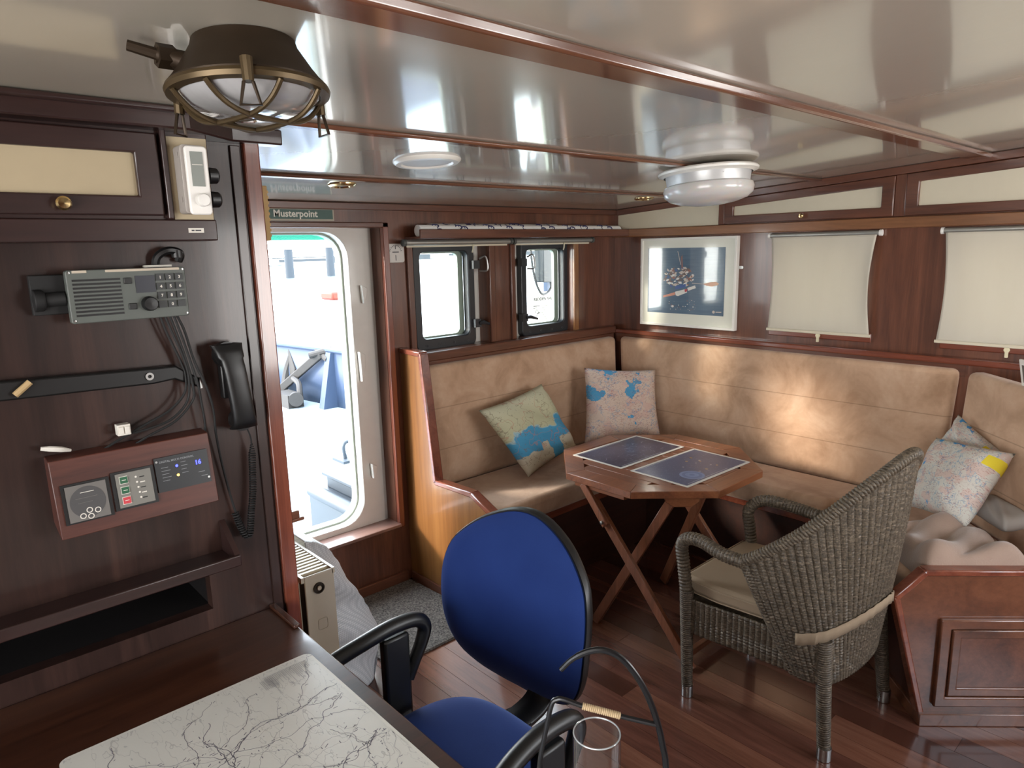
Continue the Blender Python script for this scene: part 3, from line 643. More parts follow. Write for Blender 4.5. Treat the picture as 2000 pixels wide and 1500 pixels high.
def ringd(mb, a0, a1, b0, b1, wd, w0, w1, sl=0):
    o = [(a0+sl*b0, b0), (a1, b0), (a1, b1), (a0+sl*b1, b1)]; i = [(a0+wd+sl*b0, b0+wd), (a1-wd, b0+wd), (a1-wd, b1-wd), (a0+wd+sl*b1, b1-wd)]
    n = 4; vs = [DG(*p, w0) for p in o]+[DG(*p, w0) for p in i]+[DG(*p, w1) for p in o]+[DG(*p, w1) for p in i]; fs = []
    for k in range(n):
        j = (k+1) % n; fs += [(k, j, n+j, n+k), (2*n+k, 3*n+k, 3*n+j, 2*n+j), (k, 2*n+k, 2*n+j, j), (n+k, n+j, 3*n+j, 3*n+k)]
    mb.add(vs, fs, 0, False)
mb = MB(); ringd(mb, .034, .50, .075, .41, .036, -.016, 0, -.003); dr = mb.build('door_moulding', BENCH_W, bench, bevel=.005)
mb = MB(); ringd(mb, .078, .456, .113, .369, .032, -.011, 0); mb.build('inner_moulding', BENCH_W, dr, bevel=.005)
mb = MB(); mb.prism([(.11, .145), (.424, .145), (.424, .337), (.11, .337)], lambda s, z: DG(s, z, -.004), lambda s, z: DG(s, z, 0)); mb.build('door_panel', MAH_X, dr)

# bench cushions, each a loose cushion
def cush(label, poly, z0, z1, bev=.03):
    mb = MB(); prismz(mb, poly, z0, z1); return tag(mb.build('seat_cushion', SUEDE, bevel=bev, seg=4), label, 'cushion', 'bench seat cushions')
cush('beige suede seat cushion along the fore wall under the windows', [(1.906, 2.235), (3.04, 2.235), (3.39, 2.585), (3.39, 2.712), (1.906, 2.712)], .416, .525)
cush('beige suede seat cushion along the starboard side under the blinds', [(3.06, 2.225), (3.06, 1.262), (3.40, .93), (3.405, 2.57)], .416, .525)
cush('beige suede seat cushion on the diagonal bench end beneath the blanket', [(3.055, 1.24), (2.497, .690), (2.545, .645), (2.873, .328), (3.395, .87)], .416, .525)
def backc(label, p0, p1, q0, q1, nrm, th=.09, zb=.50, zt=1.125):
    """slanted back cushion: front face from p0-p1 (bottom) to q0-q1 (top)"""
    p0, p1, q0, q1 = map(Vector, (p0, p1, q0, q1)); nrm = Vector(nrm)
    mb = MB(); vs = [(p0.x, p0.y, zb), (p1.x, p1.y, zb), (q1.x, q1.y, zt), (q0.x, q0.y, zt)]
    vs = [Vector(v) for v in vs]; bk = [v - Vector((nrm.x, nrm.y, 0))*th for v in vs]
    mb.add(vs+bk, [(0, 1, 2, 3), (7, 6, 5, 4), (0, 4, 5, 1), (1, 5, 6, 2), (2, 6, 7, 3), (3, 7, 4, 0)], 0, False)
    o = mb.build('back_cushion', SUEDEB, bevel=.028, seg=4)
    return tag(o, label, 'cushion', 'bench back cushions')
backc('beige suede back cushion along the fore wall under the windows', (1.91, 2.722), (3.40, 2.722), (1.91, 2.787), (3.452, 2.787), (0, -1), .075)
backc('beige suede back cushion along the starboard side under the picture and blinds', (3.418, 2.715), (3.418, .905), (3.462, 2.78), (3.462, .88), (-1, 0), .062)
backc('beige suede back cushion on the diagonal bench end at the right', (3.40, .865), (2.88, .345), (3.41, .835), (2.91, .335), (-1/s2, 1/s2), .08, .50, 1.13)
# ------------------------------------------------------------------ scatter cushions
def pillow(label, mat, tl, tr, br, bl, th, nrm, group=None, wr=.012, seed=1, cat='cushion'):
    tl, tr, br, bl = map(Vector, (tl, tr, br, bl)); nrm = Vector(nrm).normalized(); rr = random.Random(seed)
    ph = [rr.random()*6 for _ in range(6)]
    def P(u, v, s):
        e = (1-(2*u-1)**4)*(1-(2*v-1)**4); pin = .05
        uu = u + pin*(.5-u)*(1-(2*v-1)**2)*abs(2*u-1)**2*1.2; vv = v + pin*(.5-v)*(1-(2*u-1)**2)*abs(2*v-1)**2*1.2
        p = bl.lerp(br, uu).lerp(tl.lerp(tr, uu), vv)
        b = th*.5*(max(0, e)**.55)
        wv = wr*(math.sin(9*u+ph[0]+4*v)*math.sin(7*v+ph[1]) + .6*math.sin(17*(u+v)+ph[2])*(1-v))*(e**.3 if e > 0 else 0)
        return p + nrm*(s*b + wv*(1 if s > 0 else .3))
    n = 28; mb = MB(); mb.grid(lambda u, v: P(u, v, 1), n, n, 0); mb.grid(lambda u, v: P(u, v, -1), n, n, 0, flip=True)
    o = mb.build('scatter_cushion', mat, angle=60)
    bm = bmesh.new(); bm.from_mesh(o.data); bmesh.ops.remove_doubles(bm, verts=bm.verts, dist=1e-5); bmesh.ops.recalc_face_normals(bm, faces=bm.faces); bm.to_mesh(o.data); bm.free()
    return tag(o, label, cat, group)
pillow('map print scatter cushion with a blue sea band leaning on the left seat back', MAP1, (2.185, 2.66, .884), (2.65, 2.67, .952), (2.80, 2.545, .585), (2.33, 2.455, .538), .13, (-.1, -.93, .35), 'map print scatter cushions', seed=2)
pillow('pink and blue map print scatter cushion in the bench corner behind the table', MAP2, (2.985, 2.652, 1.0), (3.355, 2.415, .965), (3.30, 2.33, .585), (2.90, 2.575, .575), .14, (-.62, -.72, .3), 'map print scatter cushions', seed=5)
pillow('map print scatter cushion with a yellow patch standing on the blanket at the right', MAP3, (3.20, .868, .872), (3.045, .56, .90), (2.90, .66, .62), (2.995, .91, .62), .15, (-.75, .2, .6), 'map print scatter cushions', seed=8, wr=.01)
pillow('folded-over pale map cushion peeking out behind the yellow-patch cushion', MAP3, (3.33, .83, .955), (3.20, .64, .86), (3.13, .68, .78), (3.22, .86, .84), .06, (-.7, .5, .4), None, seed=11, wr=.008)
# blanket on the diagonal seat: folded slab with soft folds
def blk(u, v, s):
    a = .035+.38*v; b = .03+.36*u
    p = O + N*(a-.05) + T*b
    n1 = math.sin(u*7+v*2)*.012+math.sin(v*9+u*3)*.012+abs(math.sin(u*8-v*5+1))*.022-.012
    e = max(0, (1-(2*u-1)**8)*(1-(2*v-1)**8))**.4
    return Vector((p.x, p.y, .527 + (.082*e + n1*e*1.2 + .02*e*math.sin(PI*v) if s > 0 else 0)))
mb = MB(); mb.grid(lambda u, v: blk(u, v, 1), 40, 34); mb.grid(lambda u, v: blk(u, v, -1), 40, 34, flip=True)
tag(mb.build('blanket', FLEECE, angle=70), 'folded taupe fleece blanket on the diagonal bench end', 'blanket')
pillow('plain pale cushion lying behind the blanket at the right edge', PALEF, (3.23, .66, .66), (3.03, .46, .66), (2.97, .55, .62), (3.14, .72, .62), .08, (-.3, .2, .9), None, seed=3, wr=.008)

# ------------------------------------------------------------------ octagonal folding table
cx, cy, hw = 2.605, 1.855, .437; kk = hw*(2**.5-1)
octo = [(cx-kk, cy-hw), (cx+kk, cy-hw), (cx+hw, cy-kk), (cx+hw, cy+kk), (cx+kk, cy+hw), (cx-kk, cy+hw), (cx-hw, cy+kk), (cx-hw, cy-kk)]
table = thing('folding_table', 'octagonal slatted teak folding table in front of the corner bench', 'table', (cx, cy, 0))
inn = [(cx+(x-cx)*.80, cy+(y-cy)*.80) for x, y in octo]
mb = MB()
for i in range(8):
    j = (i+1) % 8; q = [octo[i], octo[j], inn[j], inn[i]]; c0 = Vector((sum(p[0] for p in q)/4, sum(p[1] for p in q)/4))
    q = [((Vector(p)-c0)*.998+c0) for p in q]; prismz(mb, [(p.x, p.y) for p in q], .668, .70, i % 2)
mb.build('rim_boards', [TEAK_X, TEAK_Y], table, bevel=.0025)
mb = MB()
for k in range(10):
    a = inn[7][0]+ (inn[2][0]-inn[7][0])*k/10; b = a+(inn[2][0]-inn[7][0])/10-.002; m = (a+b)/2
    kkk = .8*kk; ext = .8*hw if abs(m-cx) < kkk else .8*hw-(abs(m-cx)-kkk)
    mb.box(a, b, cy-ext+.002, cy+ext-.002, .672, .699)
mb.build('slats', TEAK_Y, table, bevel=.0015)
def bar(mb, p, q, w, t, ax, mi=0):
    """flat bar from p to q; ax = thickness direction"""
    p, q, ax = Vector(p), Vector(q), Vector(ax).normalized(); d = (q-p).normalized(); sd = d.cross(ax).normalized()*w/2; ax = ax*t/2
    vs = [a+i*sd+j*ax for a in (p, q) for i in (-1, 1) for j in (-1, 1)]
    return mb.add(vs, [(0, 1, 3, 2), (4, 6, 7, 5), (0, 4, 5, 1), (2, 3, 7, 6), (0, 2, 6, 4), (1, 5, 7, 3)], mi, False)
for xp, dx in ((2.205, 1), (2.76, -1)):
    mb = MB(); bar(mb, (xp, 1.905, .60), (xp, 1.385, .006), .042, .022, (1, 0, 0)); mb.build('leg', TEAK_Z, table, bevel=.003)
    tx = xp+.15*dx
    mb = MB(); bar(mb, (tx, 1.585, .655), (xp+.012*dx, 1.905, .006), .042, .022, (1, 0, .2*dx)); mb.build('leg', TEAK_Z, table, bevel=.003)
    mb = MB(); bar(mb, (xp-.022*dx, 1.948, .666), (xp-.022*dx, 1.815, .505), .036, .02, (1, 0, 0)); st = mb.build('stay', TEAK_Z, table, bevel=.004)
    mb = MB(); mb.lathe([(0, -.022), (.008, -.02), (.008, .02), (0, .022)], (xp-.022*dx, 1.828, .52), 12, 0, Matrix.Rotation(PI/2, 4, 'Y')); mb.build('bolt', STEEL, st)
    q = Matrix.Translation((tx, 1.555, 0)) @ Matrix.Rotation(-.78*dx, 4, 'Z')
    mb = MB(); mb.prism([(-.075, .668), (.075, .668), (.07, .648), (.04, .624), (-.035, .624), (-.068, .645)], lambda a, z: q @ Vector((a, -.03, z)), lambda a, z: q @ Vector((a, -.004, z))); mb.build('bearer', TEAK_Y, table, bevel=.003)
    mb = MB(); mb.box(xp-.02, xp+.02, 1.72, 2.0, .645, .668); mb.build('bearer', TEAK_Y, table, bevel=.003)
mb = MB(); mb.box(2.216, 2.749, 1.40, 1.425, .045, .07); mb.build('stretcher', TEAK_X, table, bevel=.003)
# laminated sheets
def sheet(label, mat, c0, sx, sy, ang, disc):
    M = Matrix.Translation((c0[0], c0[1], .7005)) @ Matrix.Rotation(ang, 4, 'Z'); t = thing('laminated_chart', label, 'chart', (c0[0], c0[1], .7005), 'laminated star charts')
    mb = MB(); mb.prism(rrect(-sx/2, sx/2, -sy/2, sy/2, .006, 3), lambda x, y: M @ Vector((x, y, 0)), lambda x, y: M @ Vector((x, y, .0012))); mb.build('border', LAB, t)
    mb = MB(); a, b = sx/2-.014, sy/2-.014
    mb.grid(lambda u, v: M @ Vector((-a+2*a*u, -b+2*b*v, .0016)), 1, 1)
    rr = random.Random(4)
    if disc:
        R = [.055, .044, .030, .012]
        for k, r in enumerate(R): mb.add([M @ Vector((-.10+r*math.cos(q*PI/18), -.075+r*math.sin(q*PI/18), .0019+k*.0002)) for q in range(36)], [tuple(range(36))], 1+k % 2, False)
        for k in range(14):
            u, v, r = -.02+.2*rr.random()-.06, -.09+.2*rr.random(), .003+.004*rr.random()
            mb.add([M @ Vector((u+r*math.cos(q*PI/6), v+r*math.sin(q*PI/6), .0018)) for q in range(12)], [tuple(range(12))], 3 if k % 3 else 4, False)
    else:
        for k in range(16):
            u, v = (rr.random()-.5)*.38, (rr.random()-.5)*.22
            for j in range(rr.choice([2, 3, 4])):
                u2, v2 = u+(rr.random()-.5)*.06, v+(rr.random()-.5)*.05; p, q = Vector((u, v, 0)), Vector((u2, v2, 0)); d = (q-p).normalized(); s = Vector((-d.y, d.x, 0))*.0005; z = Vector((0, 0, .0018))
                mb.add([M @ (a+z) for a in (p-s, q-s, q+s, p+s)], [(0, 1, 2, 3)], 4, False); u, v = u2, v2
    for sgn in (-1, 1): mb.add([M @ Vector((x, sgn*(b-.009)+dy, .0018)) for x, dy in ((-a+.02, 0), (a-.14, 0), (a-.14, .003), (-a+.02, .003))], [(0, 1, 2, 3)], 4, False)
    mb.build('print', [mat, plain('chart_blue', '#7d8db2', .4), plain('chart_blue_dark', '#6a7aa0', .4), plain('planet_tan', '#b59a6a', .4), plain('star_white', '#a9adb8', .4)], t)
sheet('dark laminated star chart on the table, the one nearer the bench corner', STAR1, (2.622, 2.035), .49, .305, -.02, False)
sheet('blue laminated planet chart with a pale disc on the near side of the table', STAR2, (2.620, 1.68), .49, .31, -.03, True)
# red apple-like knob peeking behind table next to the corner cushion
mb = MB(); mb.lathe([(0, -.024), (.016, -.02), (.025, -.004), (.024, .012), (.014, .022), (.004, .018), (0, .016)], (3.34, 2.285, .55), 20); tag(mb.build('ball', plain('red_ball', '#a8382e', .4)), 'small red ball on the bench beside the corner map cushion', 'ball')

# ------------------------------------------------------------------ wicker armchair
chair = thing('wicker_armchair', 'grey brown wicker armchair pulled up to the octagonal table', 'chair', (2.32, 1.05, 0))
def wv(s, v, ds=.0205, dv=.011): return .006*abs(math.sin(PI*s/ds)) + .0014*math.sin(2*PI*v/dv)
pb = smoothpath([(2.085, .93, .27), (2.085, .865, .27), (2.12, .815, .27), (2.22, .79, .27), (2.33, .783, .27), (2.43, .79, .27), (2.51, .815, .27), (2.55, .865, .27), (2.557, .92, .27)], 12)
pt = smoothpath([(2.03, 1.10, .632), (2.045, 1.02, .685), (2.09, .90, .79), (2.19, .765, .945), (2.34, .698, 1.027), (2.475, .737, .955), (2.57, .87, .79), (2.60, 1.00, .685), (2.605, 1.08, .632)], 12)
Lb, Lt = arclen(pb), arclen(pt)
cc = Vector((2.325, 1.05, 0))
def shell(u, v):
    a, b = at(pb, Lb, u), at(pt, Lt, u); p = a.lerp(b, v)
    out = Vector((p.x-cc.x, p.y-cc.y, 0)).normalized()
    p = p + out*(.012*math.sin(PI*v)*(1-abs(2*u-1)**2*.6))
    s = u*.95; return p + out*wv(s, v*((b-a).length))
mb = MB(); mb.grid(shell, 330, 110); mb.build('backrest', WICK, chair, solid=.012)
def wraptube(mb, P, r, pitch=.011, amp=.0035, n=14, mi=0):
    P = [Vector(p) for p in P]; L = arclen(P); N = int(L[-1]/pitch*5); Q = [at(P, L, k/N) for k in range(N+1)]
    R = [(r(k/N) if callable(r) else r)+amp*abs(math.sin(PI*k/5)) for k in range(N+1)]; mb.tube(Q, R, n, mi)
mb = MB(); wraptube(mb, [p+Vector((0, 0, .0)) for p in pt], .018); mb.build('rim', WICK, chair)
for sx, X0, Xf in ((-1, 2.03, 2.052), (1, 2.605, 2.535)):
    arm = smoothpath([(X0, 1.085, .634), (X0+.003*sx, 1.17, .640), (X0+(Xf-X0)*.35, 1.255, .655), (X0+(Xf-X0)*.6, 1.315, .645), (Xf, 1.345, .605), (Xf, 1.335, .53), (Xf, 1.32, .42)], 10)
    mb = MB(); wraptube(mb, arm, .021, .013); mb.build('armrest', WICK, chair)
def leg(top, foot, r0, r1):
    mb = MB(); wraptube(mb, [top, foot], lambda f: r0+(r1-r0)*f, .008, .0016); l = mb.build('leg', WICK, chair)
    mb = MB(); f = Vector(foot); mb.tube([f+Vector((0, 0, .045)), f-Vector((0, 0, 0.0))], r1+.0025, 16); mb.build('foot_cap', STEEL, l)
def feet(x, y): return (x, y, .002)
leg((2.052, 1.32, .44), feet(2.062, 1.312), .025, .019); leg((2.535, 1.31, .44), feet(2.52, 1.292), .025, .019)
leg((2.105, .835, .42), feet(2.098, .806), .026, .020); leg((2.545, .825, .42), feet(2.557, .782), .026, .020)
ap = smoothpath([(2.058, 1.30, 0), (2.075, 1.10, 0), (2.085, .93, 0), (2.085, .865, 0), (2.12, .815, 0), (2.33, .783, 0), (2.51, .815, 0), (2.55, .865, 0), (2.555, 1.1, 0), (2.532, 1.29, 0), (2.46, 1.32, 0), (2.30, 1.325, 0), (2.12, 1.325, 0)], 10, True); ap.append(ap[0]); La = arclen(ap)
def apron(u, v):
    p = at(ap, La, u); out = Vector((p.x-cc.x, p.y-cc.y, 0)).normalized(); return p + out*wv(u*La[-1], v*.14) + Vector((0, 0, .275+.135*v))
mb = MB(); mb.grid(apron, 560, 24, cu=False); mb.build('apron', WICK, chair, solid=.01)
mb = MB(); prismz(mb, [(p.x+(cc.x-p.x)*.03, p.y+(cc.y-p.y)*.03) for p in ap[:-1:3]], .385, .40); mb.build('seat', WICK, chair)
t = thing('seat_pad', 'linen seat pad tied into the wicker armchair', 'cushion', (2.32, 1.1, .41))
mb = MB(); prismz(mb, [(2.085, 1.36), (2.075, 1.2), (2.105, .90), (2.16, .835), (2.33, .80), (2.49, .83), (2.54, .90), (2.56, 1.2), (2.535, 1.36)], .412, .475); mb.build('pad', LINEN, t, bevel=.02, seg=4)
mb = MB()
for z in (.424, .464): mb.tube([(2.081, 1.363, z), (2.071, 1.2, z), (2.101, .90, z)], .003, 6); mb.tube([(2.085, 1.364, z), (2.535, 1.364, z)], .003, 6)
mb.build('piping', LINEN, t)
def strap(u):
    f = .09+.86*u; p = shell(f, .34); return p + Vector((p.x-cc.x, p.y-cc.y, 0)).normalized()*.013 + Vector((0, 0, -.012*math.sin(PI*u)))
st = [strap(k/60) for k in range(61)]
mb = MB(); mb.grid(lambda u, v: at(st, arclen(st), u)+Vector((0, 0, (v-.5)*(.042-.014*u))), 60, 2); mb.build('tie_strap', LINEN, t, solid=.002)

# ------------------------------------------------------------------ blue office chair
oc = thing('office_chair', 'blue upholstered swivel office chair with black loop armrests at the chart table', 'chair', (.85, 1.2, 0))
BM = Matrix.Translation((1.179, 1.338, 0)) @ Matrix.Rotation(math.radians(9), 4, 'Z') @ Matrix.Translation((0, 0, .69)) @ Matrix.Rotation(math.radians(3.5), 4, 'X') @ Matrix.Translation((0, 0, -.69))
OUT = [(0, .966), (.06, .957), (.12, .932), (.165, .905), (.205, .87), (.237, .83), (.254, .775), (.260, .71), (.256, .62), (.246, .56), (.225, .505), (.19, .462), (.13, .43), (.06, .416), (0, .414)]
def outl(th):
    f = th % 1.0; hf = f*2 if f <= .5 else (1-f)*2; q = hf*(len(OUT)-1); i = min(len(OUT)-2, int(q)); t = q-i
    p0 = OUT[max(0, i-1)]; p1 = OUT[i]; p2 = OUT[i+1]; p3 = OUT[min(len(OUT)-1, i+2)]
    if i == 0: p0 = (-OUT[1][0], OUT[1][1])
    if i == len(OUT)-2: p3 = (-OUT[-2][0], OUT[-2][1])
    c = [.5*((2*b)+(c_-a)*t+(2*a-5*b+4*c_-d)*t*t+(3*b-a-3*c_+d)*t**3) for a, b, c_, d in zip(p0, p1, p2, p3)]
    return (c[0] if f <= .5 else -c[0], c[1])
def backx(y, z): return .055*(1-(y/.29)**2) - .05*math.exp(-((z-.56)/.12)**2)*0 + .22*max(0, z-.62)**1.5*.6 - .02*math.sin((z-.45)*6)
def backsurf(th, r, off, sc, rnd):
    y, z = outl(th); zc = .69; y *= sc*r; z = zc+(z-zc)*sc*r
    return BM @ Vector((backx(y, z)+off(r), -y, z))
mb = MB(); fr = lambda r: -.032*(1-max(0, r)**7); bkf = lambda r: .004
mb.grid(lambda u, v: backsurf(u, v, fr, .985, 0), 72, 14, cu=True); mb.grid(lambda u, v: backsurf(u, v, bkf, .985, 0), 72, 4, cu=True, flip=True)
br = mb.build('backrest', BLUE, oc, angle=70)
mb = MB(); mb.grid(lambda u, v: backsurf(u, v, lambda r: .034*(1-r**6)+.034, 1.0, 0), 72, 10, cu=True); mb.grid(lambda u, v: backsurf(u, v, lambda r: .006, 1.0, 0), 72, 10, cu=True, flip=True); mb.grid(lambda u, v: backsurf(u, 1.0, lambda r: .006+.028*v, 1.0+.012*math.sin(PI*v), 0), 72, 3, cu=True); mb.build('back_shell', BLACKP, oc, angle=70)
def seat(th, r, top):
    a = th*2*PI; ex = 3.2; c, s = math.cos(a), math.sin(a); rad = (abs(c)**ex+abs(s)**ex)**(-1/ex)
    x = .845+.262*rad*c*r; y = 1.19+.255*rad*s*r
    if top: z = .452+.055*(1-r**6)-.012*(1-r*r)*1 - .05*max(0, (.70-x)/.1)**2*.3
    else: z = .445-.03*(1-r**8)
    return (x, y, z)
mb = MB(); mb.grid(lambda u, v: seat(u, v, True), 72, 16, cu=True); mb.grid(lambda u, v: seat(u, v, False), 72, 6, cu=True, flip=True); mb.build('seat', BLUE, oc, angle=70)
mb = MB(); q_ = smoothpath([(1.0, 1.24, .415), (1.12, 1.255, .415), (1.215, 1.265, .425), (1.258, 1.275, .47), (1.275, 1.28, .56)], 6); mb.grid(lambda u, v: at(q_, arclen(q_), v)+Vector((0, (u-.5)*.085, 0)), 2, 24); mb.box(1.03, 1.14, 1.215, 1.30, .40, .418); mb.build('back_bracket', BLACKP, oc, solid=.014)
for s, ya in ((1, 1.475), (-1, .895)):
    pts = smoothpath([(.655, ya+.015*s, .655), (.72, ya+.012*s, .678), (.80, ya, .70), (.88, ya-.004*s, .712), (.955, ya-.004*s, .705), (.985, ya-.004*s, .675), (.975, ya-.004*s, .635), (.945, ya-.004*s, .58), (.925, ya-.004*s, .54)], 8)
    mb = MB(); n = len(pts); mb.tube(pts, [.021 if k < n*.55 else .021-.005*(k-n*.55)/(n*.45) for k in range(n)], 14); am = mb.build('armrest', BLACKP, oc)
    mb = MB(); mb.box(.848, .928, ya-.018, ya+.014, .41, .685); mb.build('arm_post', BLACKP, oc, bevel=.008)
    mb = MB(); mb.box(.86, .915, min(ya, ya-.16*s), max(ya, ya-.16*s), .40, .416); mb.build('arm_bracket', BLACKM, oc)
mb = MB(); mb.lathe([(.028, .12), (.028, .28), (.02, .28), (.02, .41)], (.85, 1.19, 0), 20); mb.box(.76, .94, 1.1, 1.28, .40, .415); mb.build('gas_column', BLACKP, oc)
for k in range(5):
    a = 2*PI*k/5+.3; d = Vector((math.cos(a), math.sin(a), 0)); b0 = Vector((.85, 1.19, 0))
    mb = MB(); mb.tube([b0+d*.02+Vector((0, 0, .12)), b0+d*.27+Vector((0, 0, .075))], [.026, .016], 8); lg = mb.build('base_leg', BLACKP, oc)
    mb = MB(); c0 = b0+d*.27+Vector((0, 0, .028)); mb.lathe([(0, -.02), (.022, -.02), (.027, -.012), (.027, .012), (.022, .02), (0, .02)], c0, 16, 0, Matrix.Rotation(PI/2, 4, Vector((-d.y, d.x, 0)).cross(Vector((0, 0, 1))))); mb.build('castor', BLACKP, lg)

# ------------------------------------------------------------------ chart table with chart
ct = thing('chart_table', 'dark varnished chart table against the partition in the foreground', 'table', (-.2, .6, 0))
mb = MB(); mb.box(-1.3, .657, -.9, YP-.001, .738, .779); mb.build('tabletop', DESK_W, ct, bevel=.004)
mb = MB(); mb.box(-1.25, .36, -.8, YP-.06, 0, .738); mb.build('pedestal', PART_W, ct)
mb = MB(); mb.box(.642, .658, 1.535, YP-.002, .7795, .789); mb.build('fiddle', DESK_W, ct, bevel=.002)
CZ = .7795
mb = MB(); cr = rrect(.118, .620, .10, 1.412, .018, 5)
mb.prism(cr, lambda x, y: (x, y, CZ), lambda x, y: (x, y, CZ+.003), 1)
mb.grid(lambda u, v: (.125+.488*u, .11+1.295*v, CZ+.0034), 1, 1, 0)
for k in range(26):
    x = .50+.10*k/26; L = .02+.045*random.random(); mb.box(x, x+.0007, 1.385-L, 1.385, CZ+.0036, CZ+.0039, 2)
for k in range(9): mb.box(.488+.0035*k, .4886+.0035*k, 1.34, 1.378, CZ+.0036, CZ+.0039, 2)
mb.box(.497, .60, 1.3862, 1.387, CZ+.0036, CZ+.0039, 2); mb.box(.508, .5085, 1.31, 1.385, CZ+.0036, CZ+.0039, 2); mb.box(.54, .5405, 1.315, 1.385, CZ+.0036, CZ+.0039, 2)
rv = random.Random(12)
def ribbon(pts, w, mi, z):
    vs = []; n = len(pts)
    for i in range(n):
        a, b = Vector(pts[max(0, i-1)]), Vector(pts[min(n-1, i+1)]); d = (b-a); d = d.normalized() if d.length > 0 else Vector((1, 0)); x, y = pts[i]
        vs += [(x-d.y*w/2, y+d.x*w/2, z), (x+d.y*w/2, y-d.x*w/2, z)]
    mb.add(vs, [(2*i, 2*i+1, 2*i+3, 2*i+2) for i in range(n-1)], mi, False)
def river(x, y, h, n, w, depth, mi):
    pts = [(x, y)]; h0 = h
    for i in range(n):
        h += rv.uniform(-.55, .55) + .25*(h0-h); x += .0062*math.cos(h); y += .0062*math.sin(h)
        if not (.126 < x < .612 and .11 < y < 1.40): break
        pts.append((x, y))
        if rv.random() < .22:
            a = rv.uniform(0, 6.28); L = rv.uniform(.004, .011); ox, oy = x+.006*math.cos(a), y+.006*math.sin(a); b = rv.choice([0, 1.57, .6]); ribbon([(ox, oy), (ox+L*math.cos(b), oy+L*math.sin(b))], .0016, 3, CZ+.0037)
        if depth and rv.random() < .03: river(x, y, h+rv.choice([-1.1, 1.1]), n//2, w*.7, depth-1, mi)
    if len(pts) > 2: ribbon(pts, w, mi, CZ+.0037)
for (x, y, h, n) in ((.13, 1.15, .2, 90), (.20, 1.38, -1.6, 70), (.15, .85, .4, 90), (.36, 1.32, -1.3, 80), (.60, 1.22, -2.6, 90), (.45, .95, 2.0, 60), (.60, .85, 2.7, 90), (.2, .5, .8, 90), (.55, .4, 2.2, 90)): river(x, y, h, n, .0015, 1, 3)
for (x, y, h, n) in ((.5, 1.3, -2, 60), (.25, 1.2, -.5, 70), (.4, .7, 1, 80), (.58, 1.05, 2.9, 80), (.16, .6, .4, 60)): river(x, y, h, n, .0008, 1, 2)
tag(mb.build('river_chart', [CHART, plain('chart_backing', '#dcd9d0', .4), plain('chart_grey_ink', '#a3a2a5', .6), plain('chart_dark_ink', '#7d7b84', .6)]), 'large white waterways chart lying on the dark chart table', 'chart')

# ------------------------------------------------------------------ lantern with glass chimney
ln = thing('lantern', 'black wire lantern with a glass chimney standing on the chart table', 'lantern', (.582, .498, CZ+.004))
LX = Vector((.5, -.58, 0)).normalized(); L0 = Vector((.582, .498, 0))
def LP(a, z, d=0): p = L0 + LX*a + Vector((.58, .5, 0)).normalized()*d; return (p.x, p.y, z)
mb = MB(); mb.lathe([(0, CZ+.004), (.085, CZ+.004), (.088, CZ+.010), (.082, CZ+.018), (.03, CZ+.022), (0, CZ+.022)], (.582, .498, 0), 32); mb.build('base', BLACKM, ln)
rod = smoothpath([LP(-.044, 1.187), LP(-.029, 1.203), LP(-.009, 1.214), LP(.010, 1.216), LP(.029, 1.207), LP(.047, 1.185), LP(.062, 1.157), LP(.074, 1.122), LP(.081, 1.09), LP(.086, 1.055), LP(.088, .95), LP(.086, .80)], 6)
mb = MB(); mb.tube(rod, [.0034]*8+[.0040]*(len(rod)-8), 10); mb.build('hook', BLACKM, ln)
fr_ = smoothpath([LP(-.08, .80), LP(-.078, .95), LP(-.073, 1.046), LP(-.064, 1.10), LP(-.056, 1.138), LP(-.049, 1.146), LP(-.04, 1.146), LP(-.016, 1.138), LP(.03, 1.127), LP(.074, 1.118)], 6)
mb = MB(); mb.tube(fr_, .0032, 10); mb.build('handle', BLACKM, ln)
P = smoothpath([LP(-.018, 1.1385), LP(.006, 1.133), LP(.029, 1.1275)], 4); Lp = arclen(P); N_ = 110
mb = MB(); mb.tube([at(P, Lp, k/N_) for k in range(N_+1)], [.0036+.0010*abs(math.sin(PI*k/5.5)) for k in range(N_+1)], 12); mb.build('grip', TAN, ln)
mb = MB(); prof_ = [(.024, .82), (.030, .86), (.032, .95), (.030, 1.04), (.030, 1.100)]
mb.lathe(prof_, (.582, .498, 0), 40); mb.lathe([(r-.0025, z) for r, z in prof_], (.582, .498, 0), 40); mb.lathe([(.030, 1.100), (.0303, 1.1015), (.028, 1.1015), (.0275, 1.100)], (.582, .498, 0), 40); mb.build('glass_chimney', CHIM, ln)
mb = MB(); mb.tube([Vector((.582+.029*math.cos(2*PI*k/48), .498+.029*math.sin(2*PI*k/48), 1.1015)) for k in range(48)], .0010, 8, closed=True, up=(0, 0, 1)); mb.build('chimney_rim', plain('glass_lip', '#a9adb0', .08, coat=1), ln)
mb = MB(); mb.lathe([(0, .80), (.022, .80), (.022, .86), (0, .865)], (.582, .498, 0), 20); mb.build('candle', CREAM, ln)

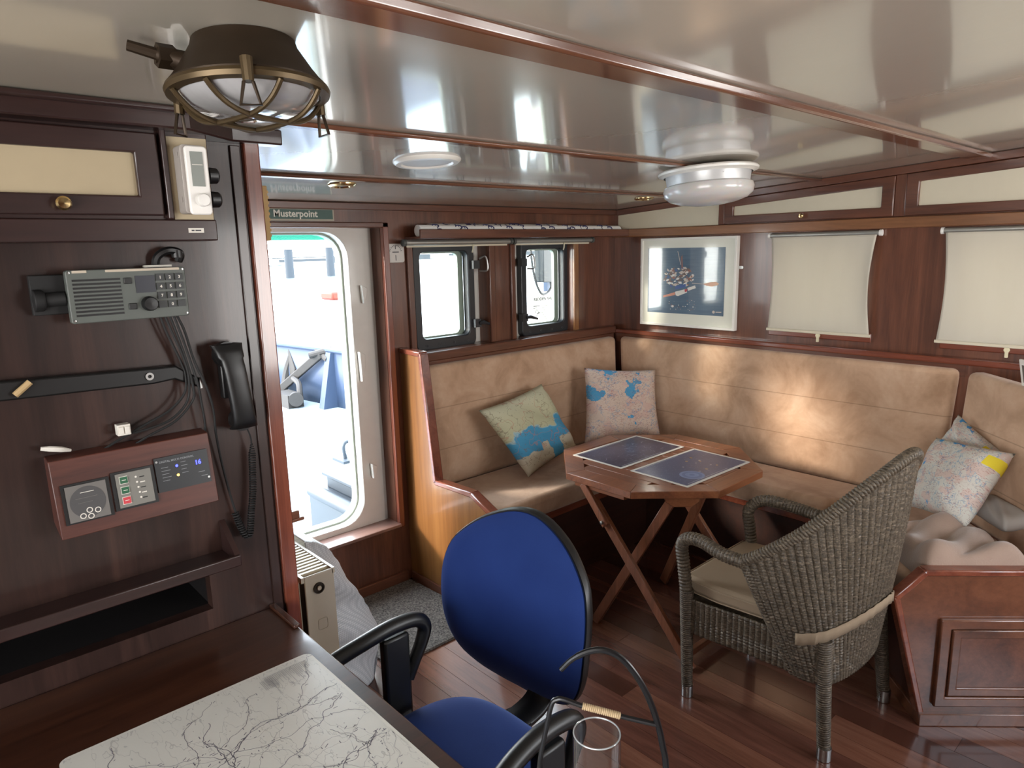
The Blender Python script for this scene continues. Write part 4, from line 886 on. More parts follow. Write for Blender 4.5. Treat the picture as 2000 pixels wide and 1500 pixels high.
# ------------------------------------------------------------------ partition fittings
YF = 1.60
oh = thing('overhead_cabinet', 'dark overhead cabinet with a cream door panel above the radio', 'cabinet', (0, 1.64, 1.73))
mb = MB(); mb.box(-1.0, .578, YF+.004, YP-.001, 1.731, 1.958); mb.build('carcass', PART_X, oh, bevel=.003)
o_ = [(-.20, 1.783), (.470, 1.783), (.470, 1.948), (-.20, 1.948)]; i_ = [(-.14, 1.822), (.425, 1.822), (.425, 1.907), (-.14, 1.907)]
mb = MB(); frame_mb(mb, o_, i_, YF-.016, YF+.004); d = mb.build('door', PART_X, oh, bevel=.004)
mb = MB(); mb.box(-.14, .425, YF-.004, YF+.002, 1.822, 1.907); mb.build('panel', CREAMD, d)
mb = MB(); mb.lathe([(0, .022), (.010, .021), (.0135, .016), (.0125, .010), (.006, .006), (.006, 0)], (.287, YF-.016, 1.803), 20, 0, Matrix.Rotation(PI/2, 4, 'X')); mb.build('knob', BRASSP, d)
mb = MB(); mb.box(-1.0, .578, YF-.006, YF+.004, 1.731, 1.776); mb.box(.478, .49, YF-.012, YF+.004, 1.776, 1.958); mb.build('face_rail', PART_X, oh, bevel=.003)
mb = MB(); mb.box(.516, .548, YF-.0075, YF-.006, 1.748, 1.758); mb.box(.522, .528, YF-.0079, YF-.0075, 1.7515, 1.7545, 1); mb.box(.530, .542, YF-.0079, YF-.0075, 1.7515, 1.7545, 1); mb.build('label_sticker', [LAB, INK], oh)
th = thing('thermostat', 'white digital wall thermostat on a cream plate beside the dark cabinet', 'thermostat', (.535, YF-.02, 1.78))
mb = MB(); mb.box(.493, .574, YF-.001, YF+.004, 1.776, 1.946); mb.build('back_plate', CREAMD, th)
mb = MB(); mb.prism(rrect(.504, .553, 1.787, 1.926, .008), lambda x, z: (x, YF-.042, z), lambda x, z: (x, YF, z)); mb.box(.5025, .504, YF-.03, YF-.022, 1.90, 1.912); mb.box(.5025, .504, YF-.03, YF-.022, 1.81, 1.822); mb.build('base', plain('grey_white_plastic', '#a9a29c', .5), th, bevel=.002)
mb = MB(); mb.prism(rrect(.511, .557, 1.784, 1.924, .008), lambda x, z: (x, YF-.050, z), lambda x, z: (x, YF-.041, z)); fc = mb.build('face', PLASTIC, th, bevel=.003)
mb = MB(); mb.box(.521, .546, YF-.0515, YF-.050, 1.842, 1.912); mb.box(.523, .544, YF-.0519, YF-.0515, 1.885, 1.8865, 1); mb.build('display', [GLOWN, LAB], fc)
mb = MB(); mb.lathe([(0, .014), (.0115, .0135), (.0135, .011), (.014, 0)], (.537, YF-.050, 1.814), 24, 0, Matrix.Rotation(PI/2, 4, 'X')); mb.build('dial', PLASTIC, fc)
for z, lab in ((1.868, 'black socket plug on the cream plate beside the thermostat, the upper one'), (1.818, 'black socket plug on the cream plate beside the thermostat, the lower one')):
    mb = MB(); mb.lathe([(0, .024), (.013, .024), (.0165, .02), (.0175, .003), (.012, 0), (0, 0)], (.562, YF-.018, z), 20, 0, Matrix.Rotation(PI/2, 4, 'Y')); tag(mb.build('socket_plug', [BLACKP, CREAMD]), lab, 'plug', 'plugs beside the thermostat')
# radio
rd = thing('marine_radio', 'grey marine radio with speaker grille and number keys under the dark cabinet', 'radio', (.395, 1.66, 1.566))
R0, R1, Z0, Z1, RY = .283, .512, 1.568, 1.676, 1.635
mb = MB(); mb.prism(rrect(R0, R1, Z0, Z1, .006), lambda x, z: (x, RY, z), lambda x, z: (x, RY+.02, z)); mb.box(R0+.012, R1-.012, RY+.02, YP-.001, Z0+.008, Z1-.008); mb.build('case', RADIO, rd, bevel=.002)
mb = MB()
for k in range(10): z = Z0+.014+k*.0079; mb.box(R0+.010, R0+.098, RY-.0008, RY+.0005, z, z+.0042)
mb.build('speaker_grille', BLACKP, rd)
mb = MB(); mb.box(R0+.126, R0+.165, RY-.001, RY+.0005, Z0+.056, Z0+.092); mb.build('display', SCRD, rd)
mb = MB(); mb.lathe([(0, .018), (.013, .017), (.0155, .012), (.016, 0)], (R0+.148, RY, Z0+.032), 18, 0, Matrix.Rotation(PI/2, 4, 'X')); mb.build('knob', BLACKP, rd)
for (a, b) in ((.104, .076), (.108, .022)):
    mb = MB(); mb.box(R0+a, R0+a+.015, RY-.003, RY, Z0+b, Z0+b+.013); mb.build('button', BLACKP, rd, bevel=.001)
keys = '123456789 0 '
for k, ch in enumerate(keys):
    kx, kz = R0+.167+(k % 3)*.0195, Z0+.080-(k//3)*.0195
    mb = MB(); mb.box(kx, kx+.0155, RY-.003, RY, kz, kz+.0145)
    if ch != ' ': mb.text(ch, .009, Matrix.Translation((kx+.0085, RY-.0032, kz+.004)) @ Matrix.Rotation(PI/2, 4, 'X'), 1, .0002, .0002, 'CENTER')
    mb.build('key', [plain('key_black', '#2a2c2d', .45) if k == 0 else bpy.data.materials['key_black'], LAB], rd)
mb = MB(); mb.box(R0+.012, R0+.038, RY-.0006, RY, Z1-.006, Z1-.001); mb.box(R0+.072, R1-.012, RY-.0006, RY, Z1-.006, Z1-.001); mb.build('label_strip', plain('pale_tape', '#b9ad9c', .6), rd)
mb = MB()
for a, b in ((R0+.006, Z1-.005), (R1-.006, Z1-.005), (R0+.006, Z0+.006), (R1-.006, Z0+.006)): mb.lathe([(0, .0015), (.0025, .0012), (.003, 0)], (a, RY, b), 10, 0, Matrix.Rotation(PI/2, 4, 'X'))
mb.build('screws', STEEL, rd)
mb = MB(); mb.tube([(.24, 1.66, 1.618), (.283, 1.655, 1.62)], .014, 12); mb.lathe([(0, .012), (.018, .012), (.022, .006), (.022, -.008), (0, -.01)], (.235, 1.66, 1.618), 18, 0, Matrix.Rotation(PI/2, 4, 'Y'))
mb.box(.225, .288, 1.665, YP-.001, 1.588, 1.668); mb.build('mounting_bracket', CABK, rd, bevel=.002)
mb = MB(); mb.box(.436, .492, 1.655, 1.668, 1.6765, 1.681); tag(mb.build('ruler', LAB), 'thin white strip lying on top of the radio', 'strip')
mb = MB(); mb.tube(smoothpath([(.462, 1.672, 1.677), (.468, 1.665, 1.70), (.49, 1.66, 1.712), (.515, 1.665, 1.705), (.512, 1.672, 1.688)], 5), .009, 8); mb.lathe([(0, -.008), (.012, -.008), (.012, .008), (0, .008)], (.508, 1.664, 1.704), 12)
tag(mb.build('cable_plug', BLACKP), 'black cable connector tucked above the radio', 'plug')
# strap bar
sb = thing('pipe_rail', 'black padded rail with a steel eyelet under the radio', 'rail', (.3, 1.66, 1.41))
mb = MB(); mb.prism([(-.3, 1.482), (.43, 1.456), (.475, 1.455), (.522, 1.421), (.522, 1.398), (.470, 1.424), (.427, 1.42), (-.3, 1.438)], lambda x, z: (x, 1.655, z), lambda x, z: (x, YP-.001, z)); mb.build('strap', BLACKP, sb, bevel=.004)
mb = MB(); mb.lathe([(.004, -.004), (.0085, -.004), (.0085, .0), (.004, .0)], (.418, 1.655, 1.439), 20, 0, Matrix.Rotation(-PI/2, 4, 'X')); mb.build('eyelet', STEEL, sb)
mb = MB(); mb.box(.5225, .527, 1.652, 1.68, 1.396, 1.420); mb.build('end_clip', STEEL, sb)
mb = MB(); mb.tube([(.171, 1.648, 1.437), (.199, 1.648, 1.460)], .0065, 10); tag(mb.build('dowel_clip', plain('pale_wood', '#b59a6f', .6)), 'short pale wooden clip across the left end of the black rail', 'clip')
# cables
for k, (x0, pts) in enumerate([(.455, [(.465, 1.655, 1.53), (.488, 1.655, 1.46), (.493, 1.652, 1.43), (.485, 1.65, 1.39), (.45, 1.655, 1.355), (.40, 1.66, 1.332), (.33, 1.665, 1.30), (.26, 1.67, 1.265)]),
        (.465, [(.475, 1.65, 1.53), (.492, 1.648, 1.47), (.497, 1.646, 1.42), (.488, 1.648, 1.37), (.45, 1.65, 1.335), (.405, 1.655, 1.322), (.372, 1.66, 1.317)]),
        (.475, [(.486, 1.65, 1.52), (.498, 1.648, 1.46), (.504, 1.645, 1.40), (.50, 1.648, 1.37), (.46, 1.65, 1.33), (.40, 1.655, 1.305), (.34, 1.665, 1.275), (.28, 1.67, 1.255)]),
        (.483, [(.494, 1.65, 1.52), (.506, 1.648, 1.46), (.515, 1.645, 1.41), (.52, 1.65, 1.36), (.524, 1.655, 1.31), (.523, 1.665, 1.275)]),
        (.490, [(.503, 1.655, 1.53), (.515, 1.65, 1.46), (.533, 1.645, 1.40), (.545, 1.65, 1.34), (.548, 1.66, 1.28), (.557, 1.668, 1.20), (.572, 1.67, 1.10), (.585, 1.672, 1.04)])]):
    mb = MB(); mb.tube(smoothpath([(x0, 1.652, 1.567)]+pts, 6), .0028, 7)
    tag(mb.build('cable', CABK), ('thin black cable from the radio sweeping furthest left towards the tape end', 'thin black cable from the radio ending at the white terminal block', 'thin black cable from the radio dipping low under the terminal block to the console', 'thin black cable from the radio dropping straight to the top right of the console', 'rightmost black cable from the radio, running down past the console beside the handset')[k], 'cable', 'cables hanging below the radio')
mb = MB(); mb.box(.340, .366, 1.648, 1.67, 1.318, 1.342); mb.box(.342, .352, 1.645, 1.648, 1.322, 1.338); mb.box(.354, .364, 1.645, 1.648, 1.322, 1.338); tag(mb.build('terminal_block', LAB, bevel=.001), 'small white terminal block on the cables above the control console', 'connector')
mb = MB(); mb.tube(smoothpath([(.200, 1.662, 1.318), (.228, 1.658, 1.312), (.252, 1.665, 1.303)], 4), [.004, .005, .006, .006, .006, .006, .005, .004, .003][:9], 8); tag(mb.build('tape_end', LAB), 'crumpled white tape end above the left corner of the control console', 'tape')
# control console
cb = thing('control_console', 'wooden control console with three instrument panels under the radio', 'console', (.37, 1.65, 1.12))
x0, x1 = .205, .523; top, bot, yt, yb2 = 1.292, 1.130, 1.640, 1.612
mb = MB(); mb.prism([(YP-.001, top+.004), (yt, top), (yb2, bot), (YP-.001, bot+.02)], lambda y, z: (x0, y, z), lambda y, z: (x1, y, z)); mb.build('housing', BOXW, cb, bevel=.002)
fd = Vector((0, yb2-yt, bot-top)); fl_ = fd.length; fdn = fd.normalized(); fn_ = Vector((0, fdn.z, -fdn.y)).normalized()
if fn_.y > 0: fn_ = -fn_
def CF(x, t, e=0): return Vector((x, yt, top)) + fdn*(fl_*t) + fn_*e
def cbox(mb, a, b, t0, t1, e0, e1, mi=0):
    vs = [CF(x, t, e) for e in (e0, e1) for t in (t0, t1) for x in (a, b)]; mb.add(vs, [(0, 2, 3, 1), (4, 5, 7, 6), (0, 1, 5, 4), (2, 6, 7, 3), (0, 4, 6, 2), (1, 3, 7, 5)], mi, False)
def cdisc(mb, x, t, r, e, mi=0, n=20, ri=0):
    c0 = CF(x, t, e)
    if ri: mb.add([c0+Vector((1, 0, 0))*q*math.cos(a*2*PI/n)+fdn*q*math.sin(a*2*PI/n) for q in (ri, r) for a in range(n)], [(a, (a+1) % n, n+(a+1) % n, n+a) for a in range(n)], mi, False)
    else: mb.add([c0+Vector((1, 0, 0))*r*math.cos(a*2*PI/n)+fdn*r*math.sin(a*2*PI/n) for a in range(n)], [tuple(range(n))], mi, False)
mb = MB(); cbox(mb, .217, .306, .32, .83, 0, .004); mb.build('gauge_surround', BLACKP, cb)
mb = MB(); cbox(mb, .224, .299, .35, .81, .004, .006); cdisc(mb, .2615, .58, .033, .0065, 1, 30)
for dx, dt in ((-.013, .17), (0, .11), (.001, .19), (.015, .13)): cdisc(mb, .2615+dx, .58+dt, .006, .0072, 2, 16, .0042)
cbox(mb, .25, .275, .45, .457, .0066, .0072, 2); cbox(mb, .24, .28, .52, .525, .0066, .0072, 0); cbox(mb, .243, .27, .58, .584, .0066, .0072, 0); mb.build('gauge', [plain('gauge_grey', '#6c6966', .4), plain('gauge_dark', '#4b4a4b', .4), LAB], cb)
mb = MB(); cbox(mb, .310, .395, .29, .80, 0, .004); mb.build('keypad_surround', BLACKP, cb)
mb = MB(); cbox(mb, .318, .388, .32, .77, .004, .006); mb.build('keypad', KEYP, cb)
for k, mk in enumerate((GREENB, GREENB, REDB)):
    mb = MB(); cbox(mb, .3245, .3415, .36+.135*k, .46+.135*k, .006, .0066, 0); cbox(mb, .3258, .3402, .368+.135*k, .452+.135*k, .0066, .0085, 1); cbox(mb, .329, .337, .406+.135*k, .414+.135*k, .0085, .0088, 0); mb.build('key', [LAB, mk], cb)
mb = MB()
for k in range(5): cdisc(mb, .357+.001*k, .40+.07*k, .0022, .0066, 0, 12); cbox(mb, .364, .374, .405+.07*k, .418+.07*k, .006, .0064, 1 if k % 2 == 0 else 0)
mb.build('indicator_lamps', [LAB, BLACKP], cb)
mb = MB(); cbox(mb, .398, .512, .22, .69, 0, .005); dp = mb.build('digital_panel', plain('panel_black', '#1f2124', .4), cb)
Mx = Matrix((Vector((1, 0, 0, 0)), (0, 0, 0, 0), (0, 0, 0, 0), (0, 0, 0, 1)))
def CM(x, t, e):
    p = CF(x, t, e); u = -fdn
    return Matrix(((1, 0*u.x, fn_.x, p.x), (0, u.y, fn_.y, p.y), (0, u.z, fn_.z, p.z), (0, 0, 0, 1)))
mb = MB(); mb.text('DIGITAL MULTI CONTROL', .0062, CM(.408, .295, .0053), 0, .0002, .0001)
for k in range(5): cbox(mb, .410, .425+.004*(k % 2), .36+.045*k, .366+.045*k, .005, .0053)
for k in range(4): cbox(mb, .452, .463+.003*(k % 2), .33+.05*k, .336+.05*k, .005, .0053)
cbox(mb, .487, .501, .52, .527, .005, .0053); cbox(mb, .492, .506, .58, .587, .005, .0053); mb.build('legend', plain('legend_grey', '#8a8c90', .5), dp)
mb = MB(); mb.text('16', .014, CM(.482, .41, .0054), 0, .0002, .0003); mb.build('readout', LEDB, dp)
mb = MB(); cdisc(mb, .443, .37, .0028, .0056, 0, 14); mb.build('blue_lamp', LEDB, dp)
mb = MB(); cdisc(mb, .443, .50, .0028, .0056, 0, 14); mb.build('amber_lamp', LEDY, dp)
mb = MB(); cdisc(mb, .4025, .27, .0024, .0058, 0, 12); cdisc(mb, .5075, .62, .0024, .0058, 0, 12); mb.build('screws', STEEL, dp)
# ledge
lg = thing('pencil_ledge', 'dark wooden pencil ledge under the control console', 'shelf', (.2, 1.63, .96))
mb = MB(); mb.box(-.4, .553, 1.60, YP-.001, .962, .978); mb.build('board', PART_X, lg)
mb = MB(); mb.box(-.4, .553, 1.592, 1.602, .962, .99); mb.build('lip', PART_X, lg, bevel=.003)
mb = MB(); mb.prism([(1.598, .978), (1.598, .99), (YP-.001, 1.055), (YP-.001, .978)], lambda y, z: (.54, y, z), lambda y, z: (.553, y, z)); mb.build('end_cheek', PART_X, lg)
# handset
hs = thing('telephone_handset', 'black telephone handset hanging on the partition near the doorway', 'handset', (.60, 1.655, 1.27))
path = smoothpath([(.588, 1.648, 1.495), (.588, 1.632, 1.475), (.592, 1.622, 1.44), (.596, 1.620, 1.40), (.602, 1.622, 1.345), (.607, 1.630, 1.305), (.61, 1.648, 1.285)], 8)
n = len(path); mb = MB()
def hsec(u, v):
    i = min(n-1, int(round(v*(n-1)))); a = u*2*PI; e = abs(v-.5)*2
    wx = .026+.008*(e**3)+.004*(1 if v < .25 else 0); wy = .013+.004*e**3; k = 1 if 0 < v < 1 else .5
    c, s = math.cos(a), math.sin(a); return Vector(path[i]) + Vector((wx*k*math.copysign(abs(c)**.7, c), wy*k*math.copysign(abs(s)**.7, s), 0))
mb.grid(hsec, 24, n-1, cu=True); mb.add([hsec(k/24, 0) for k in range(24)], [tuple(range(24))]); mb.add([hsec(k/24, 1) for k in range(24)], [tuple(range(24))]); mb.build('grip', BLACKP, hs)
mb = MB(); mb.lathe([(0, .016), (.024, .015), (.031, .008), (.031, -.012), (0, -.014)], (.588, 1.652, 1.468), 24, 0, Matrix.Rotation(-PI/2, 4, 'X')); mb.build('earpiece', BLACKP, hs)
mb = MB(); mb.lathe([(0, .016), (.022, .015), (.028, .008), (.028, -.012), (0, -.014)], (.607, 1.652, 1.307), 24, 0, Matrix.Rotation(-PI/2, 4, 'X')); mb.build('mouthpiece', BLACKP, hs)
mb = MB(); mb.box(.575, .618, 1.66, YP-.001, 1.36, 1.45); mb.build('cradle', BLACKP, hs, bevel=.004)
cp = smoothpath([(.618, 1.65, 1.285), (.628, 1.655, 1.25), (.628, 1.66, 1.20), (.622, 1.66, 1.12), (.612, 1.66, 1.06), (.602, 1.655, 1.01), (.592, 1.655, 1.005), (.583, 1.66, 1.03), (.575, 1.668, 1.07)], 10); Lc = arclen(cp); NC = 900
hel = []
for k in range(NC+1):
    f = k/NC; p = at(cp, Lc, f); r = .0075*min(1, max(0, (f-.12)*12)); a = f*2*PI*58; hel.append(p+Vector((r*math.cos(a), r*math.sin(a), 0)))
mb = MB(); mb.tube(hel, .0019, 5); mb.build('coiled_cord', CABK, hs)
# things just past the partition edge
t = thing('wall_speaker', 'beige slatted box fixed high up behind the partition edge near the sign', 'speaker', (.757, 1.80, 1.73))
mb = MB(); mb.box(.726, .766, 1.745, 1.86, 1.732, 1.868); mb.build('case', CARD, t, bevel=.002)
mb = MB()
for k in range(9): mb.box(.7665, .770, 1.75, 1.855, 1.742+k*.0135, 1.749+k*.0135)
mb.build('louvres', CARD, t)
mb = MB(); mb.prism([(.724, 1.742), (.788, 1.742), (.724, 1.86)], lambda x, y: (x, y, .967), lambda x, y: (x, y, .977)); mb.prism([(.724, 1.742), (.775, 1.742), (.724, 1.84)], lambda x, y: (x, y, .977), lambda x, y: (x, y, .999)); tag(mb.build('corner_shelf', TEAK_X, bevel=.002), 'small wooden corner shelf behind the partition edge in the doorway', 'shelf')
# radiator
ra = thing('radiator', 'cream panel radiator standing in the door passage behind the partition', 'radiator', (.93, 2.3, .1))
mb = MB(); mb.box(.885, .990, 2.0, 2.008, .12, .662); mb.build('end_cover', RAD, ra, bevel=.003)
mb = MB(); mb.box(.862, .878, 2.02, 2.80, .12, .655); mb.box(.978, .993, 2.008, 2.80, .12, .655); mb.build('panels', RAD, ra, bevel=.006)
mb = MB()
for k in range(34): y = 2.03+k*.0225; mb.box(.878, .985, y, y+.010, .648, .662)
mb.box(.874, .884, 2.0, 2.80, .645, .664); mb.box(.984, .994, 2.0, 2.80, .645, .664); mb.build('top_grille', RAD, ra)
mb = MB()
for k in range(20): y = 2.03+k*.038; mb.box(.88, .976, y, y+.004, .14, .63)
mb.build('fins', RADD, ra)
mb = MB(); mb.lathe([(.0, .004), (.009, .004), (.009, .002), (.015, .002), (.015, .006), (.019, .006), (.019, 0)], (.932, 2.0, .612), 24, 0, Matrix.Rotation(PI/2, 4, 'X')); mb.build('vent_plug', BRASSD, ra); mb = MB(); mb.lathe([(0, .008), (.007, .008), (.008, .004)], (.932, 2.0, .612), 20, 0, Matrix.Rotation(PI/2, 4, 'X')); mb.build('plug_centre', RAD, ra)
mb = MB(); frame_mb(mb, rrect(.92, .955, .46, .50, .008), rrect(.9215, .9535, .4615, .4985, .007), 1.999, 2.0); mb.build('embossed_mark', plain('emboss_cream', '#c4b89f', .4), ra)
for y in (2.12, 2.68):
    mb = MB(); mb.box(.722, .865, y, y+.03, .5, .53); mb.box(.722, .865, y, y+.03, .2, .23); mb.box(.87, .985, y, y+.03, 0, .125); mb.build('bracket', RAD, ra)
# silver bubble sheet beside radiator
xs = [(0, 1.262), (.10, 1.278), (.22, 1.288), (.30, 1.262), (.345, 1.238), (.40, 1.208), (.475, 1.165), (.53, 1.15), (.58, 1.122), (.615, 1.10), (.66, 1.05), (.68, 1.0)]
def xsil(z):
    for (a, p), (b, q) in zip(xs, xs[1:]):
        if z <= b: t = (z-a)/(b-a); t = t*t*(3-2*t)*.5+t*.5; return p+(q-p)*t
    return xs[-1][1]
def sil(u, v):
    z = .002+.676*v; X = xsil(z); yb = 2.245
    if u < .5: f = u/.5; return Vector((1.0+(X-1.0)*math.sin(f*PI/2), yb-.03+.05*(1-math.cos(f*PI/2))-.012*math.sin(v*17+f*4), z))
    f = (u-.5)/.5; return Vector((X-(X-1.02)*.35*f*f, yb+.02+.30*f-.01*math.sin(v*13), z))
mb = MB(); mb.grid(sil, 40, 60); tag(mb.build('insulation_sheet', SILVER, solid=.004), 'silver bubble foil sheet standing curled beside the radiator', 'foil sheet')
# mat
def ca(u, v):
    X = 1.36+.475*u + .03*(1-v); Y = 2.255+.588*v; return Vector((X, Y, .012+.0015*math.sin(u*40)*math.sin(v*53)))
mb = MB(); mb.grid(ca, 30, 30); mb.box(1.335, 1.835, 2.25, 2.845, 0.0005, .0115); mb.v = mb.v; tag(mb.build('door_mat', CARPET), 'grey carpet door mat in front of the doorway', 'mat')

# ------------------------------------------------------------------ ceiling lamps
tilt = Matrix.Rotation(-math.atan(.0625), 4, 'X')
def ct_at(x, y, dz=0): return Vector((x, y, ceilz(y)-dz))
bl = thing('caged_ceiling_lamp', 'brass caged bulkhead lamp on the ceiling at the upper left', 'lamp', ct_at(.48, 1.13, .12))
Ml = Matrix.Translation(ct_at(.48, 1.13)) @ tilt @ Matrix.Diagonal((1.04, 1.04, .84, 1))
def lz(mb, prof, mi=0, n=48): mb.lathe([(r, z) for r, z in prof], (0, 0, 0), n, mi, Ml)
mb = MB(); lz(mb, [(0, -.001), (.074, -.001), (.077, -.014), (.083, -.026), (.096, -.052), (.108, -.072), (.114, -.080), (.114, -.088), (.10, -.090)]); mb.build('body', BRASSD, bl)
mb = MB(); lz(mb, [(.100, -.084), (.117, -.084), (.119, -.090), (.117, -.098), (.104, -.100), (.100, -.094), (.100, -.084)]); mb.build('rim', BRASS, bl)
mb = MB(); lz(mb, [(.104, -.092), (.100, -.102), (.085, -.118), (.06, -.128), (.03, -.134), (0, -.136)]); mb.build('glass', LENS, bl)
mb = MB()
def dome(a, b): # point on cage dome
    r = math.hypot(a, b); return Ml @ Vector((a, b, -.098-.047*(1-(r/.112)**4)))
for off, ang in ((.036, .316), (-.036, .316), (.036, .316+PI/2), (-.036, .316+PI/2)):
    h = math.sqrt(.112**2-off**2); pts = []
    for k in range(25):
        s = -h+2*h*k/24; a, b = s*math.cos(ang)-off*math.sin(ang), s*math.sin(ang)+off*math.cos(ang); pts.append(dome(a, b))
    mb.tube(pts, .0042, 8)
mb.build('cage', BRASS, bl)
for ang in (-1.98, -1.98+2*PI/3, -1.98+4*PI/3):
    c, s = math.cos(ang), math.sin(ang); B = lambda r, t, z: Ml @ Vector((r*c-t*s, r*s+t*c, z))
    mb = MB(); mb.tube([B(.121, 0, -.072), B(.123, 0, -.112)], [.009, .008], 10); sc = mb.build('clamp_screw', BRASS, bl)
    mb = MB(); mb.tube([B(.123, -.006, -.112), B(.126, -.013, -.150), B(.126, .013, -.150), B(.123, .006, -.112)], .0028, 7); mb.build('wire_loop', BRASSD, sc)
mb = MB(); mb.tube([Ml @ Vector((-.07, .02, -.045)), Ml @ Vector((-.115, .035, -.032))], [.016, .013], 12); mb.tube([Ml @ Vector((-.112, .034, -.033)), Ml @ Vector((-.15, .046, -.020))], [.009, .008], 10); mb.lathe([(0, -.012), (.018, -.012), (.018, .012), (0, .012)], Ml @ Vector((-.105, .032, -.035)), 6, 0, Matrix.Rotation(PI/2, 4, 'Y')); mb.build('cable_gland', BRASSD, bl)
wl = thing('ceiling_lamp', 'round white opal glass ceiling lamp', 'lamp', ct_at(2.50, 1.565, .13))
Mw = Matrix.Translation(ct_at(2.50, 1.565, .013)) @ tilt
mb = MB(); mb.lathe([(0, 0), (.188, 0), (.194, -.006), (.192, -.014), (.178, -.018), (.172, -.022)], (0, 0, 0), 56, 0, Mw); mb.build('ceiling_ring', WHITE, wl)
mb = MB(); mb.lathe([(.165, -.018), (.160, -.055), (.157, -.062)], (0, 0, 0), 56, 0, Mw); mb.lathe([(0, .0), (.003, -.001), (.004, -.004)], Mw @ Vector((-.10, -.128, -.03)), 8); mb.build('collar', plain('lamp_collar', '#c6c6c6', .35, metal=.2), wl)
mb = MB(); mb.lathe([(.158, -.055), (.171, -.062), (.176, -.078), (.170, -.098), (.15, -.115), (.11, -.128), (.06, -.136), (0, -.139)], (0, 0, 0), 56, 0, Mw); mb.build('shade', OPAL, wl)
dv = thing('ceiling_vent', 'round white flush vent in the ceiling between lamp and doorway', 'vent', ct_at(1.355, 1.867, .012))
Mv = Matrix.Translation(ct_at(1.355, 1.867)) @ tilt
mb = MB(); mb.lathe([(.078, -.004), (.084, -.012), (.100, -.011), (.108, -.004), (.109, 0)], (0, 0, 0), 48, 0, Mv); mb.build('rim', WHITE, dv)
mb = MB(); mb.lathe([(0, -.006), (.080, -.006), (.080, -.001)], (0, 0, 0), 48, 0, Mv); mb.build('cover', plain('vent_cover', '#c9c8c6', .5), dv)
for x, y, lab in ((1.336, 2.383, 'small round brass downlight in the ceiling near the doorway'), (3.157, 2.365, 'small round brass downlight in the ceiling near the bench corner')):
    g = thing('downlight', lab, 'lamp', ct_at(x, y, .012), 'brass downlights'); Md = Matrix.Translation(ct_at(x, y)) @ tilt
    mb = MB(); mb.lathe([(.026, -.003), (.030, -.010), (.044, -.010), (.052, -.004), (.053, 0)], (0, 0, 0), 36, 0, Md); mb.build('ring', BRASSP, g)
    mb = MB(); mb.lathe([(0, -.005), (.012, -.0055), (.027, -.004)], (0, 0, 0), 24, 0, Md); mb.build('bulb', STEEL, g)

# ------------------------------------------------------------------ outside
ZD = .10
mb = MB(); mb.box(-3.5, 5.2, 2.995, 9.5, ZD-.08, ZD); struct(mb.build('ground_deck', DECK))
mb = MB(); mb.box(-80, 200, 3, 160, -1.3, -1.2); mb.build('ground_water', WATER); struct(bpy.data.objects['ground_water'])
def bw(y): return 3.80-.118*(y-3.0) - .018*max(0, y-6.5)**2
bul = thing('bulwark', 'blue grey steel bulwark along the foredeck', 'bulwark', (3.5, 6, ZD))
mb = MB(); mb.grid(lambda u, v: (bw(3.0+6.4*u), 3.0+6.4*u, ZD+(.60-.10*u*0)*v), 30, 1); mb.build('plate', BULW, bul, solid=.012)
mb = MB(); mb.tube([(bw(3+6.4*k/30), 3+6.4*k/30, ZD+.60) for k in range(31)], .03, 10); mb.build('cap_rail', BULW, bul)
for y in (4.6, 5.6, 6.5, 7.75, 8.7):
    mb = MB(); xw = bw(y); mb.add([(xw, y-.05, ZD), (xw, y+.05, ZD), (xw-.16, y+.05, ZD), (xw-.16, y-.05, ZD), (xw, y-.05, ZD+.58), (xw, y+.05, ZD+.58), (xw-.04, y+.05, ZD+.58), (xw-.04, y-.05, ZD+.58)], [(0, 1, 2, 3), (7, 6, 5, 4), (0, 4, 5, 1), (1, 5, 6, 2), (2, 6, 7, 3), (3, 7, 4, 0)], 0, False); mb.build('bracket', BULW, bul)
an = thing('anchor', 'weathered iron anchor leaning against the bulwark on the foredeck', 'anchor', (3.2, 7.0, ZD))
mb = MB(); bar(mb, (3.33, 6.62, .66), (3.16, 7.34, .20), .085, .06, (1, .2, .3)); mb.build('shank', RUSTY, an, bevel=.01)
mb = MB(); mb.tube(smoothpath([(3.32, 7.30, .58), (3.27, 7.36, .38), (3.20, 7.32, .20), (3.10, 7.22, .15), (3.05, 7.0, .15)], 6), .045, 8); mb.build('arms', RUSTY, an)
mb = MB(); mb.prism([(7.16, .44), (7.28, .66), (7.42, .46), (7.38, .36), (7.20, .36)], lambda y, z: (3.275, y, z), lambda y, z: (3.315, y, z)); mb.build('fluke', RUSTY, an, bevel=.006)
mb = MB(); mb.tube(smoothpath([(3.20, 7.05, .36), (3.16, 6.85, .34), (3.12, 6.75, .28), (3.10, 6.72, .16), (3.06, 6.8, .13)], 5), .03, 8); mb.box(2.99, 3.16, 6.76, 7.1, ZD, .24); mb.tube([(3.05, 6.70, .20), (3.08, 6.76, .20)], .075, 16); mb.build('chain_stopper', RUSTY, an, bevel=.005)
mb = MB(); mb.tube([(3.42, 6.55, .70), (3.25, 6.72, .64)], .035, 10); mb.tube([(3.36, 6.75, .68), (3.36, 6.52, .60)], .04, 10); mb.build('stock', RUSTY, an)
lo = thing('deck_locker', 'grey steel deck locker with a rounded front edge just outside the door', 'locker', (2.1, 3.3, ZD))
mb = MB(); mb.box(1.64, 2.6, 2.996, 3.545, ZD, .385); mb.build('body', LOCK, lo, bevel=.01)
mb = MB(); mb.tube([(1.66, 3.0, .375), (1.66, 3.53, .375)], .038, 14); mb.build('rolled_edge', LOCK, lo)
